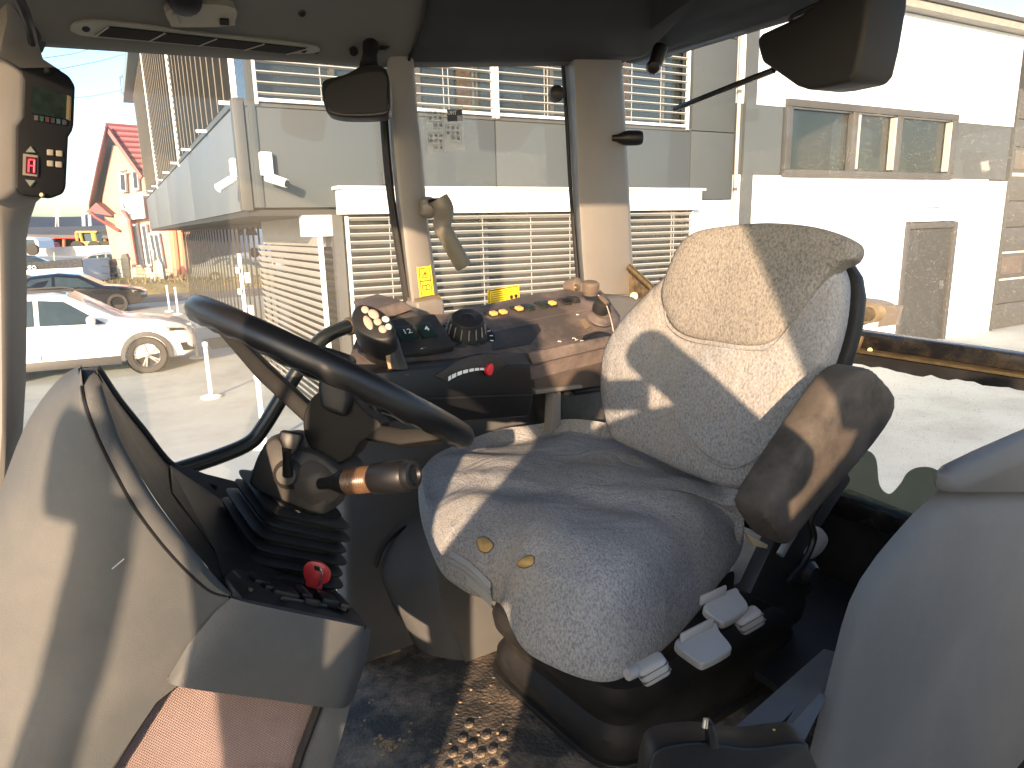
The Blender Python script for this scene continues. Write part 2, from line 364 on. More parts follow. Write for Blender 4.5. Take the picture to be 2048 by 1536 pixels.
# front cladding in panels with joints
fp = []
for a, b in ((-14.17, -11.02), (-11.0, -7.56)):
    bpart('facade_panel', [(a, b, 0, .25, 2.89, 3.985)], panel, bevel=.004)
bpart('facade_panel', [(-7.54, -6.62, 0, .25, 2.97, 4.00)], panel, bevel=.004)
bpart('facade_panel', [(-7.54, -6.62, 0, .25, 4.012, 5.4)], panel, bevel=.004)
bpart('facade_panel', [(-7.54, -6.62, 0, .25, 5.412, 8.2)], panel, bevel=.004)
bpart('ledge_strip', [(-14.17, -7.56, -.012, .2, 3.99, 4.035)], panel_dk)
bpart('corner_trim', [(-14.30, -14.18, -.03, .12, 2.86, 4.06)], panel_dk, bevel=.005)
bpart('corner_trim', [(-14.13, -14.05, -.02, .02, 2.89, 9)], panel, bevel=.005)
# side of the overhanging floor: panels along its length
for a, b in ((.13, 5.9), (5.92, 11.7), (11.72, 17.5), (17.52, 23.1)):
    bpart('side_panel', [(SC_, SC_+.2, a, b, 2.87, 4.02)], mat('pale grey side cladding', (.11, .135, .16), .6, var=.04, vs=1), bevel=.004)
bpart('soffit', [(SC_+.02, -6.6, .03, 23.0, 2.80, 2.865)], soffit_m)
bpart('upper_block', [(SC_+.45, -6.6, .45, 22.9, 4.0, 8.3)], win_dark)
bpart('upper_floor_slab', [(SC_+.21, -6.6, .26, 22.95, 2.87, 4.0)], panel_dk)
bpart('roof_edge', [(SC_-.30, SC_+.2, 1.0, 24.6, 7.80, 8.2)], mat('pale teal roof trim', (.20, .29, .30), .5))
# upper front blinds
def slats(parent, p0, p1, nrm, z0, z1, pitch, width, tilt, m, thick=.012):
    d = (p1-p0); L_ = d.length; d.normalize(); nrm = V(nrm)
    ax3 = (d, (nrm*math.cos(tilt)+ZZ*math.sin(tilt)), (ZZ*math.cos(tilt)-nrm*math.sin(tilt)))
    first = M().box((p0+p1)/2+ZZ*z0, (L_, width, thick), ax3).build('slat', m, parent, 0, center=True)
    k = int((z1-z0)/pitch)
    for i in range(1, k+1): inst(first, parent, ZZ*(pitch*i))
def blind(parent, s0, s1, t, z0, z1, pitch, width, tilt, m, cords=()):
    bl = bpart('blind', [(s0-.03, s0, t-.03, t+.03, z0-.12, z1)], white_metal, parent)
    M().bb(s1, s1+.03, t-.03, t+.03, z0-.12, z1).build('guide_rail', white_metal, bl, 0)
    M().bb(s0, s1, t-.04, t+.04, z0-.09, z0-.055).build('bottom_bar', white_metal, bl, 0)
    slats(bl, B(s0+.005, t, 0), B(s1-.005, t, 0), -e2, z0, z1, pitch, width, tilt, m)
    for c in cords: M().bb(c-.004, c+.004, t-.004, t+.004, z0-.05, z1).build('cord', slat_m, bl, 0)
    return bl
blind(ob, -14.02, -11.06, -.02, 4.13, 5.65, .112, .045, R(20), slat_m, (-13.3, -11.75, -11.68))
blind(ob, -10.97, -7.68, -.02, 4.13, 5.65, .112, .045, R(20), slat_m, (-10.25, -10.2, -8.75, -8.2))
bpart('window', [(-14.0, -7.6, .25, .3, 4.04, 8.2)], win_dark)
for s in (-13.1, -12.0, -10.0, -8.9): bpart('mullion', [(s-.03, s+.03, .18, .26, 4.04, 8.2)], panel_dk)
# curtain behind upper glass
for ca, cb in ((-11.45, -11.25), (-8.75, -8.6)): bpart('curtain', [(ca, cb, .21, .24, 4.1, 5.8)], mat('patterned orange curtain', (.04, .028, .018), .9, var=.8, vs=30))
# upper side blinds along the depth: three bays of fine slats
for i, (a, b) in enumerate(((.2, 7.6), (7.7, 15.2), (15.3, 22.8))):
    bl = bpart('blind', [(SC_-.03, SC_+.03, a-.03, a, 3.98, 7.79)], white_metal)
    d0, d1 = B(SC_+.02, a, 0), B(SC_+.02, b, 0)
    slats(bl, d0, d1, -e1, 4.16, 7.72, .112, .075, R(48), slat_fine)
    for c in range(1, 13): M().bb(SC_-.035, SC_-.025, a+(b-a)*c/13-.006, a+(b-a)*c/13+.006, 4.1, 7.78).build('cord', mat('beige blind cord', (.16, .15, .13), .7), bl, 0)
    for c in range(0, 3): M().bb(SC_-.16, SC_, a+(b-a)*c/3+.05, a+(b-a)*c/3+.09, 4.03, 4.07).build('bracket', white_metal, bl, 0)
bpart('lower_rail', [(SC_-.02, SC_+.1, .15, 23, 4.03, 4.10)], panel_dk)
# ground floor front: shutter box, blinds, glazing
bx = bpart('shutter_box', [(-13.22, -7.49, -.22, .02, 2.80, 3.09)], white_metal, bevel=.008)
M().bb(-13.26, -7.45, -.26, .03, 3.09, 3.125).build('box_lid', white_metal, bx, 0)
blind(ob, -13.12, -9.30, -.1, .30, 2.78, .094, .064, R(32), slat_m, (-12.6, -11.3, -10.55, -9.9))
blind(ob, -9.20, -7.60, -.1, .30, 2.78, .094, .064, R(32), slat_m, (-8.95, -8.0, -7.95))
bpart('window', [(-13.2, -7.5, .12, .16, 0, 2.85)], win_dark)
for s in (-13.2, -11.2, -9.25, -7.55): bpart('mullion', [(s-.04, s+.04, .02, .12, 0, 2.8)], panel_dk)
bpart('base_wall', [(-13.15, -6.62, .17, 4.38, 0, 2.79)], soffit_m)
bpart('white_infill', [(-7.44, -6.62, 0, .2, 0, 2.955)], white_wall)
# ground floor corner and side
bpart('corner_post', [(SL-.02, SL+.1, -.05, .07, 0, 2.8)], panel_dk)
bpart('shutter_box', [(SL-.36, SL-.02, -.02, .20, 2.55, 2.80)], white_metal, bevel=.006)
bpart('lintel', [(SL-.05, SL+.1, .22, 4.45, 2.42, 2.80)], mat('light grey lintel', (.26, .26, .25), .6))
bl = bpart('blind', [(SL-.19, SL-.14, .02, .07, 0, 2.55)], white_metal)
slats(bl, B(SL-.15, .1, 0), B(SL-.15, 4.3, 0), -e1, .12, 2.42, .098, .085, R(55), slat_m)
bpart('window', [(SL+.06, SL+.10, .1, 4.4, 0, 2.42)], win_dark)
# conduit and sensor on the panel
bpart('junction_box', [(-12.62, -12.50, -.03, 0, 3.16, 3.30)], panel_dk)

# security cameras
def sec_cam(s, t, z, label):
    c = thing('security_camera', label, 'camera', B(s, t, z), 'security cameras on the grey building')
    M().bb(s-.07, s+.07, t-.09, t, z-.02, z+.24).build('housing', white_metal, c, 30, .02)
    M().cyl(B(s+.01, t-.06, z-.02), B(s+.05, t-.16, z-.07), .035, .03, 10).build('arm', white_metal, c)
    b = M().cyl(B(s-.02, t-.14, z-.04), B(s+.15, t-.32, z-.12), .055, .05, 14).build('camera_body', white_metal, c)
    M().cyl(B(s+.148, t-.318, z-.119), B(s+.156, t-.327, z-.123), .038, .038, 14).build('lens', blackc, b)
sec_cam(-14.0, -.01, 3.26, 'white security camera right of the dark corner trim, pointing right')
c2 = thing('security_camera', 'white security camera on the pale side wall left of the corner trim', 'camera', B(SC_, .35, 3.25), 'security cameras on the grey building')
M().bb(SC_-.1, SC_, .28, .42, 3.24, 3.46).build('housing', white_metal, c2, 30, .02)
M().cyl(B(SC_-.06, .35, 3.24), B(SC_-.16, .33, 3.18), .035, .03, 10).build('arm', white_metal, c2)
M().cyl(B(SC_-.1, .35, 3.22), B(SC_-.27, .28, 3.12), .05, .05, 14).build('camera_body', white_metal, c2)
# lamp bracket on the far building corner
wl = thing('wall_lantern', 'small blue-grey lantern hanging off the far roof corner against the sky', 'lamp', W(248, 168, 26))
M().tube([W(262, 152, 26), W(250, 148, 26), W(243, 152, 26)], .02, 6).build('bracket', panel_dk, wl)
lmm = mat('blue grey lantern', (.14, .2, .28), .5)
M().tube([W(239, 153, 26), W(242, 184, 26)], .03, 6).tube([W(247, 152, 26), W(250, 182, 26)], .03, 6).tube([W(239, 154, 26), W(247, 153, 26)], .04, 6).tube([W(242, 184, 26), W(250, 182, 26)], .04, 6).build('cage', lmm, wl, 30)
M().lathe(W(247, 185, 26), -ZZ, [(0, .05), (.06, .03), (.09, .0)], 8).build('finial', lmm, wl)

# ---------------------------------------------------------------- white hall
band_m = mat('grey band cladding', (.058, .067, .072), .6, var=.05)
door_m = mat('grey brown steel door', (.035, .037, .037), .5, var=.08, vs=4)
frame_m = mat('grey brown window frame', (.055, .056, .055), .5, var=.06)
hb = thing('industrial_hall', 'white industrial hall with a grey band, three-pane window and dark door', 'building', B(-2, 0, 0))
def hpart(name, boxes, m, bevel=0, parent=hb): return bpart(name, boxes, m, parent, bevel)
hpart('wall', [(-6.18, -1.80, 0, .3, 0, 3.36), (-1.80, .02, 0, .3, 2.52, 3.36), (.02, 1.02, 0, .3, 0, 3.36), (-6.18, 1.75, 0, .3, 4.47, 6.28)], white_wall)
hpart('wall_pier', [(1.03, 1.78, .0, .3, a, a+.83) for a in (0, .835, 1.67, 2.505)], mat('pale blue white pier panel', (.70, .71, .71), .7, var=.02), bevel=.004)
hpart('grey_band', [(-6.18, -5.50, .005, .3, 3.365, 4.465), (-.43, 1.02, .005, .3, 3.365, 4.465), (1.03, 1.72, .02, .3, 3.365, 4.465), (-5.5, -.43, .25, .3, 3.365, 4.465)], band_m)
hpart('white_strip', [(-6.60, -6.44, 0, .25, 0, 3.36), (-6.60, -6.44, 0, .25, 4.47, 6.28)], white_wall)
hpart('pilaster', [(-6.43, -6.19, -.04, .2, 0, 6.28)], band_m)
hpart('grey_band', [(-6.60, -6.44, .005, .25, 3.365, 4.465)], band_m)
hpart('back_block', [(-6.6, 9, .31, 20, 0, 6.28)], soffit_m)
rf = hpart('roof_trim', [(-6.7, 9, -.25, .3, 6.29, 6.42)], mat('brown grey roof trim', (.25, .235, .21), .6))
M().bb(-6.7, 9, -.30, .3, 6.425, 6.50).build('gutter', panel_dk, rf, 0); M().bb(-6.7, 9, -.18, .3, 6.505, 6.58).build('flashing', mat('light roof flashing', (.42, .42, .40), .5), rf, 0)
dp = thing('downspout', 'thin pale rainwater pipe up the joint between grey and white buildings', 'pipe', B(-6.52, -.08, 0))
M().tube([B(-6.62, -.07, 0), B(-6.62, -.07, 6.2)], .03, 8).build('pipe', mat('pale zinc pipe', (.42, .38, .32), .45), dp)
for z in (1.2, 3.1, 4.6): M().lathe(B(-6.62, -.07, z), (0, 0, 1), [(0, .036), (.05, .036)], 8).build('clamp', panel_dk, dp)
# window
wf = hpart('window_frame', [(-5.47, -.45, -.07, .06, 4.48, 4.60), (-5.47, -.45, -.07, .06, 3.34, 3.46), (-5.47, -5.33, -.07, .06, 3.462, 4.478), (-.62, -.45, -.07, .06, 3.462, 4.478), (-3.72, -3.58, -.05, .06, 3.462, 4.478), (-2.42, -2.25, -.05, .06, 3.462, 4.478)], frame_m, .006)
for a, b in ((-5.33, -3.72), (-3.58, -2.42), (-2.25, -.62)): M().bb(a, b, .07, .09, 3.462, 4.478).build('pane', win_dark, wf, 0)
M().bb(-3.56, -3.52, -.06, .05, 3.5, 4.44).build('sash', slat_m, wf, 0); M().bb(-2.50, -2.45, -.06, .05, 3.5, 4.44).build('sash', slat_m, wf, 0); M().bb(-.69, -.64, -.06, .05, 3.5, 4.44).build('sash', slat_m, wf, 0)
# door
dr = hpart('door_frame', [(-1.79, -1.68, -.03, .12, 0, 2.5), (-.11, .01, -.03, .12, 0, 2.5), (-1.678, -.112, -.03, .12, 2.38, 2.5)], frame_m, .005)
dl_ = M().bb(-1.67, -.12, .03, .08, .01, 2.37).build('door_leaf', door_m, dr, 0); M().bb(-.32, -.28, -.01, .03, 1.1, 1.28).bb(-.42, -.28, -.03, -.01, 1.17, 1.20).build('handle', steel, dr, 0)
hpart('lamp_shade', [(-1.15, -.75, -.12, 0, 2.80, 2.92)], mat('cream lamp diffuser', (.8, .74, .5), .5), .01)
# sectional door
sg = hpart('sectional_door', [(1.80, 1.90, -.02, .1, 0, 5.25)], panel_dk)
for i in range(9):
    z0 = .02 + i*.58
    pn = M().bb(1.905, 6, .03, .09, z0, z0+.565).build('panel', mat('grey sectional door panel', (.055, .057, .056), .55, var=.06), sg, 30, .006)
    if i in (2, 6):
        for a in (2.0, 3.05, 4.1): M().bb(a, a+.9, .015, .032, z0+.10, z0+.50).build('pane', mat('brownish panel glazing', (.10, .08, .065), .15), sg, 0)
M().bb(1.905, 6, .02, .04, 1.14, 1.18).bb(1.905, 6, .02, .04, 1.75, 1.79).bb(1.905, 6, .02, .04, 3.45, 3.52).build('rail', mat('pale door rail', (.5, .45, .4), .5), sg, 0)
fl = thing('floodlight', 'small dark wall lamp high on the white hall, beside the wiper box', 'lamp', B(-3.4, -.1, 5.55))
M().lathe(B(-3.42, 0, 5.55), -e2, [(0, .10), (.05, .12), (.16, .14), (.24, .09), (.27, .02)], 14).build('lamp_body', panel_dk, fl)
M().bb(-3.50, -3.34, -.02, .0, 5.48, 5.62).build('base_plate', panel_dk, fl, 0)

# ================================================================ BAR FENCE beside the entrance
bar_m = mat('grey green steel bars', (.022, .023, .02), .5, var=.1, vs=3)
bf = thing('bar_fence', 'tall fence of dark vertical steel bars left of the slatted entrance', 'fence', B(SL, 12, 0))
M().bb(SL-.03, SL+.03, 4.4, 21, 2.72, 2.78).bb(SL-.03, SL+.03, 4.4, 21, .10, .16).build('rail', bar_m, bf, 0)
b0 = M().bb(SL-.016, SL+.016, 4.5, 4.535, .16, 2.72).build('bar', bar_m, bf, 0, center=True)
for i in range(1, 29): inst(b0, bf, e2*(.58*i))
gp = M().bb(SL-.10, SL-.03, 7.2, 7.28, .05, 2.2).build('gate_stile', white_metal, bf, 0)
for z in (.75, 1.35, 1.8): M().bb(SL-.16, SL-.10, 7.15, 7.33, z, z+.12).build('hinge', white_metal, bf, 0)
for z in (.35, 1.0, 1.65): M().bb(SL-.14, SL-.05, 6.2, 6.3, z, z+.2).build('lock_plate', white_metal, bf, 0)

# ================================================================ BOLLARDS, MAT
def bollard(p, h, label, src=None):
    if src: return copy_thing(src, V(p)-src.location, label)
    b = thing('chain_post', label, 'post', p, 'white posts on the yard')
    M().lathe(p, ZZ, [(0, .16), (.025, .165), (.045, .12), (.05, .03)], 20).build('base', white_metal, b)
    M().lathe(V(p)+ZZ*.05, ZZ, [(0, .035), (h-.12, .033), (h-.11, .045), (h-.06, .045), (h-.05, .03), (h-.04, .0)], 14, True).build('post', white_metal, b)
    return b
b1 = bollard(PZ(423, 795), .92, 'white plastic post on a round base, middle of the yard nearest the car wheel')
bollard(PZ(530, 893), .92, 'white post seen through the steering wheel and the grab rail', b1)
bollard(PZ(395, 716), .92, 'cream post standing right at the white car front bumper', b1)
bollard(PZ(357, 629), .92, 'far white post left of the fence, the taller-looking of two', b1)
bollard(PZ(340, 623), .92, 'far white post left of the fence, the left one of two', b1)
gm = thing('door_mat', 'flat dark green mat on the concrete before the entrance', 'mat', B(-14.3, 6.5, 0))
M().prism([PZ(404, 680, .004), PZ(472, 671, .004), PZ(492, 688, .004), PZ(424, 699, .004)], (0, 0, .02)).build('mat', mat('green mat pile', (.008, .035, .022), .95, bump=.6, bs=60), gm, 0)

# ================================================================ CARS
tyre_m = mat('car tyre', (.035, .033, .03), .8, var=.2)
car_glass = mat('car window glass', (.03, .045, .05), .05, var=.2, vs=3, spec=.8)
def car(label, o, heading, length, width, prof, body_m, group=None, cat='car', trim=None, wheel_r=.35, wx=(.85, 3.45), detail=True, glass_poly=None, rails=False):
    """prof: list of (x from the front, z_bottom, z_belt, z_top, half-width at belt, half-width at top)"""
    o = V(o); f = V((math.cos(heading), math.sin(heading), 0)); l = V((-f.y, f.x, 0))
    def q(x, y, z): return o - f*x + l*y + ZZ*z          # x counted backwards from the nose
    c = thing('parked_car', label, cat, o, group)
    rings = []
    for x, zb, zm, zt, wb, wt in prof:
        half = [(wb*.80, zb), (wb*.97, zb+.05), (wb, zb+(zm-zb)*.45), (wb*.985, zm-.03), (wb*.95, zm), (wt, zm+(zt-zm)*.88 if zt-zm > .06 else zt-.005), (wt*.82, zt), (wt*.4, zt+.012)]
        ring = [q(x, y, z) for y, z in half] + [q(x, -y, z) for y, z in half[::-1]]
        rings.append(ring)
    body = M().loft(rings).build('body', body_m, c, 35)
    for gp in (glass_poly or []):
        for sgn in (1, -1):
            pts = []
            for x, u in gp:                                    # u: 0 at the belt, 1 at the roof
                a = max([p for p in prof if p[0] <= x+1e-6], key=lambda p: p[0]); b_ = min([p for p in prof if p[0] >= x-1e-6], key=lambda p: p[0])
                t = 0 if b_[0] == a[0] else (x-a[0])/(b_[0]-a[0]); zm = a[2]+(b_[2]-a[2])*t; zt = a[3]+(b_[3]-a[3])*t; wb = a[4]+(b_[4]-a[4])*t; wt = a[5]+(b_[5]-a[5])*t
                pts.append(q(x, sgn*((wb*.95)*(1-u)+wt*u+.004), zm+(zt-zm)*.88*u))
            M().prism(pts, l*sgn*.006).build('side_window', car_glass, c, 0)
    for x in wx:
        for sgn in (1, -1):
            y = sgn*(width/2+.025); ax = l*sgn
            w = M().lathe(q(x, y, wheel_r)-ax*.20, ax, [(0, wheel_r*.7), (0, wheel_r*.96), (.03, wheel_r), (.18, wheel_r), (.215, wheel_r*.94), (.215, wheel_r*.70), (.19, wheel_r*.68)], 28, False).build('wheel', tyre_m, c, 40)
            rim = M().lathe(q(x, y, wheel_r)-ax*.20, ax, [(.12, .02), (.12, wheel_r*.64), (.20, wheel_r*.68), (.215, wheel_r*.66), (.20, wheel_r*.62), (.15, wheel_r*.60), (.12, wheel_r*.58)], 28, False)
            if detail:
                a0 = ax.cross(ZZ).normalized()
                for k in range(10):
                    an = 2*math.pi*(k//2)/5 + (.13 if k % 2 else -.13); d = a0*math.cos(an)+ZZ*math.sin(an); pe = d.cross(ax)
                    rim.box(q(x, y, wheel_r)-ax*.015+d*wheel_r*.36, (wheel_r*.56, .030, .03), (d, pe, ax))
                rim.lathe(q(x, y, wheel_r)-ax*.03, ax, [(0, .06), (.035, .055), (.04, .03)], 12)
            rim.build('rim', chrome if detail else tyre_m, w, 40)
    return c, q, f, l
# white SUV: nose to the right, side towards us
SU0 = PZ(300, 745); hd = math.atan2(15.34-15.62, 1.56+.02)
fS = V((math.cos(hd), math.sin(hd), 0)); lS = V((-fS.y, fS.x, 0))
nose = SU0 + fS*.88 + lS*.86
nose.z = 0
prof = [(-.02, .42, .62, .72, .55, .50), (.06, .30, .68, .80, .72, .62), (.25, .24, .78, .90, .84, .66), (.6, .24, .90, 1.0, .90, .70), (1.15, .24, .98, 1.07, .915, .74), (1.35, .24, 1.0, 1.12, .915, .73), (1.75, .24, 1.01, 1.38, .915, .66), (2.15, .24, 1.02, 1.56, .915, .61), (2.6, .24, 1.02, 1.60, .915, .60), (3.3, .24, 1.03, 1.58, .915, .60), (3.9, .26, 1.05, 1.50, .90, .58), (4.25, .34, 1.06, 1.25, .86, .62), (4.38, .42, .98, 1.04, .80, .62)]
car_white = mat('white car paint', (.80, .80, .80), .25, var=.02, coat=.6)
suv, q, f, l = car('white SUV parked side-on with silver five-spoke wheels, nose pointing right', nose, hd, 4.38, 1.83, prof, car_white, wheel_r=.355, wx=(.88, 3.48),
                   glass_poly=[[(1.50, .04), (1.66, .36), (2.15, .90), (2.56, .93), (2.56, .04)], [(2.64, .04), (2.64, .93), (3.35, .92), (3.5, .04)], [(3.58, .06), (3.45, .9), (3.9, .8), (4.05, .1)]])
M().prism([q(1.33, .60, 1.075), q(1.33, -.60, 1.075), q(2.10, -.53, 1.555), q(2.10, .53, 1.555)], (fS*.02+ZZ*.02)).build('windscreen', car_glass, suv, 0)
trimm = mat('grey car trim', (.05, .05, .05), .55)
for sgn in (1, -1):
    for x in (.88, 3.48):                                        # wheel arch: cladding band and dark well
        rws = []
        for a in range(-8, 189, 14):
            an = R(a); rws.append([q(x+math.cos(an)*r_, sgn*y_, .355+math.sin(an)*r_) for r_, y_ in ((.375, .90), (.375, .962), (.45, .950), (.46, .90))])
        M().loft(rws).build('arch_trim', trimm, suv, 40)
        M().lathe(q(x, sgn*.885, .355)-lS*sgn*.0, lS*sgn, [(0, .0), (.0, .385), (.034, .385)], 24, False).build('wheel_well', blackc, suv, 0)
    M().box(q(2.2, sgn*.905, .31), (1.75, .05, .16), (f, l, ZZ)).build('sill_trim', trimm, suv, 30, .01)
    hl_ = M().prism([q(.10, sgn*.665, .74), q(.14, sgn*.70, .83), q(.50, sgn*.875, .885), q(.46, sgn*.885, .78)], l*sgn*.03).build('headlight', mat('headlight lens', (.35, .36, .36), .1, spec=.8), suv, 0)
    M().prism([q(.17, sgn*.735, .775), q(.19, sgn*.745, .81), q(.44, sgn*.872, .845), q(.43, sgn*.875, .80)], l*sgn*.035).build('lamp_insert', blackc, hl_, 0)
    M().prism([q(.03, sgn*.66, .36), q(.05, sgn*.66, .52), q(.28, sgn*.85, .54), q(.24, sgn*.85, .38)], l*sgn*.03).build('bumper_intake', blackc, suv, 0)
    mi = M().box(q(1.72, sgn*1.02, 1.10), (.15, .22, .16), (f, l, ZZ)).build('door_mirror', car_white, suv, 40, .05, 3)
    M().tube([q(3.9, sgn*.58, 1.56), q(3.8, sgn*.585, 1.62), q(2.3, sgn*.59, 1.645), q(2.1, sgn*.585, 1.60)], .02, 8).build('roof_rail', trimm, suv)
    for x in (2.6, 3.55): M().prism([q(x, sgn*.918, .40), q(x+.012, sgn*.918, .40), q(x+.012, sgn*.885, .985), q(x, sgn*.885, .985)], l*sgn*.004).build('door_gap', blackc, suv, 0)
    for x in (2.42, 3.4): M().box(q(x, sgn*.925, .90), (.2, .03, .035), (f, l, ZZ)).build('door_handle', car_white, suv, 30, .012)
M().box(q(.0, 0, .58), (.05, .85, .22), (f, l, ZZ)).build('grille', blackc, suv, 30, .02)
# black car behind the SUV
n2 = PZ(296, 619); n2.z = 0
prof2 = [(-.02, .40, .58, .66, .55, .5), (.15, .26, .68, .76, .82, .62), (.6, .22, .80, .88, .88, .70), (1.3, .22, .88, .95, .90, .72), (2.0, .22, .92, 1.34, .90, .60), (2.6, .22, .93, 1.42, .90, .58), (3.4, .22, .94, 1.36, .90, .58), (4.0, .24, .96, 1.10, .86, .62), (4.6, .4, .90, .97, .78, .6)]
bc, q, f, l = car('glossy black car parked behind the white SUV, nose showing over its bonnet', n2 + lS*.5, hd, 4.6, 1.8, prof2, mat('black car paint', (.012, .012, .014), .15, coat=.8), 'cars parked across the yard', wx=(.9, 3.6), wheel_r=.33, detail=False,
    glass_poly=[[(1.5, .1), (2.0, .85), (2.7, .9), (2.7, .1)], [(2.8, .1), (2.8, .9), (3.4, .85), (3.7, .15)]])
M().prism([q(1.32, .60, .96), q(1.32, -.60, .96), q(1.98, -.52, 1.335), q(1.98, .52, 1.335)], (f*.02+ZZ*.02)).build('windscreen', car_glass, bc, 0)
for s_ in (1, -1): M().prism([q(.10, s_*.62, .62), q(.12, s_*.64, .70), q(.42, s_*.84, .77), q(.40, s_*.85, .68)], l*s_*.03).build('headlight', mat('headlight lens', (.35, .36, .36), .1), bc, 0)
M().box(q(1.7, .2, 1.12), (.5, .06, .015), (f-ZZ*.6, l, (f*.6+ZZ))).build('sun_strip', red_pl, bc, 0)

# ================================================================ PINK HOUSE
pink = mat('salmon pink render', (.42, .265, .215), .85, var=.05, vs=.5)
pinkd = mat('deep salmon column render', (.55, .20, .12), .85, var=.05)
tile_m = mat('dark red roof tile', (.15, .035, .042), .5, var=.15, vs=1)
wood_r = mat('red brown roof boards', (.16, .05, .035), .6, var=.15, vs=2)
HD = 37.0
def hp(px, py, d=HD): return W(px, py, d)
ph = thing('pink_house', 'salmon pink house with dark red tiled roof and a white lettered sign', 'house', PZ(340, 578))
nrm = V((fw.x, fw.y, 0)).normalized()
wall_pts = [hp(240, 590), hp(205, 420), hp(205, 392), hp(225, 290), hp(260, 300), hp(300, 360), hp(380, 400), hp(378, 588)]
M().prism(wall_pts, nrm*7).build('wall', pink, ph, 0)
roof = M().prism([hp(211, 249), hp(284, 352), hp(340, 352), hp(286, 255)], V((0, 0, -.15))+nrm*.1).build('roof', tile_m, ph, 0)
for i in range(9):
    u = i/9; M().tube([lerp(hp(212, 248), hp(283, 349), u), lerp(hp(286, 254), hp(340, 349), u)], .07, 5).build('tile_row', tile_m, roof)
M().prism([hp(211, 249, 36.4), hp(284, 352, 36.4), hp(280, 358, 36.4), hp(208, 256, 36.4)], nrm*.2).build('barge_board', mat('red fascia', (.33, .08, .07), .5), roof, 0)
M().prism([hp(211, 250, 36.2), hp(193, 330, 36.2), hp(177, 410, 36.2), hp(200, 421, 38.5), hp(214, 360, 38.5), hp(236, 290, 38.5)], V((0, 0, -.2))).build('eave_boards', wood_r, ph, 0)
pr = M().prism([hp(172, 424, 36.3), hp(192, 405, 36.3), hp(214, 424, 36.3), hp(224, 432, 36.3)], nrm*1.2).build('porch_roof', tile_m, ph, 0)
M().prism([hp(228, 428, 36.4), hp(256, 432, 36.4), hp(279, 596, 36.4), hp(248, 596, 36.4)], nrm*.8).build('porch_pillar', pink, ph, 0)
M().tube([hp(180, 424, 36.2), hp(190, 434, 36.2), hp(238, 462, 36.2)], .07, 6).tube([hp(245, 420, 36.2), hp(258, 440, 36.2), hp(282, 592, 36.2)], .09, 6).build('drainpipe', mat('red drainpipe', (.32, .06, .05), .4), ph)
M().tube([hp(346, 462, 36.3), hp(358, 578, 36.3)], .2, 8).build('column', pinkd, ph); M().tube([hp(362, 462, 36.3), hp(372, 580, 36.3)], .16, 8).build('column', pinkd, ph)
M().prism([hp(338, 560, 36.0), hp(372, 558, 36.0), hp(376, 582, 36.0), hp(342, 584, 36.0)], nrm*.5).build('plinth', white_wall, ph, 0)
def hwin(x0, y0, x1, y1, sk, d=36.7, nm=2):
    w = M().prism([hp(x0, y0, d), hp(x1, y0, d), hp(x1+sk, y1, d), hp(x0+sk, y1, d)], nrm*.2).build('window', white_wall, ph, 0)
    for k in range(nm):
        a = x0+3+(x1-x0-3)*k/nm; b = x0+(x1-x0-1)*(k+1)/nm-1
        M().prism([hp(a, y0+4, d-.05), hp(b, y0+4, d-.05), hp(b+sk*.96, y1-4, d-.05), hp(a+sk*.96, y1-4, d-.05)], nrm*.04).build('pane', win_dark, w, 0)
hwin(237, 345, 250, 384, 2, nm=1); hwin(262, 340, 274, 380, 3, nm=1); hwin(236, 448, 272, 540, 15, nm=3); hwin(280, 448, 291, 532, 12, nm=1); hwin(296, 466, 316, 535, 12, nm=2)
M().prism([hp(238, 343, 36.5), hp(252, 340, 36.5), hp(252, 342, 36.5), hp(238, 345, 36.5)], nrm*.15).build('lintel', panel_dk, ph, 0)
sgn = M().prism([hp(240, 394, 36.4), hp(284, 384, 36.4), hp(290, 436, 36.4), hp(247, 441, 36.4)], nrm*.1).build('sign_board', white_wall, ph, 0)
t1 = text('sign_lettering', 'lOKPETT', .27, hp(268, 428, 36.3), hp(290, 423, 36.3)-hp(245, 433, 36.3), ZZ, ink, sgn, .01)
t2 = text('sign_lettering', 'i', .55, hp(247, 410, 36.3), rt0, ZZ, ink, sgn, .01); t3 = text('sign_lettering', '.30', .30, hp(273, 413, 36.3), rt0, ZZ, ink, sgn, .01)

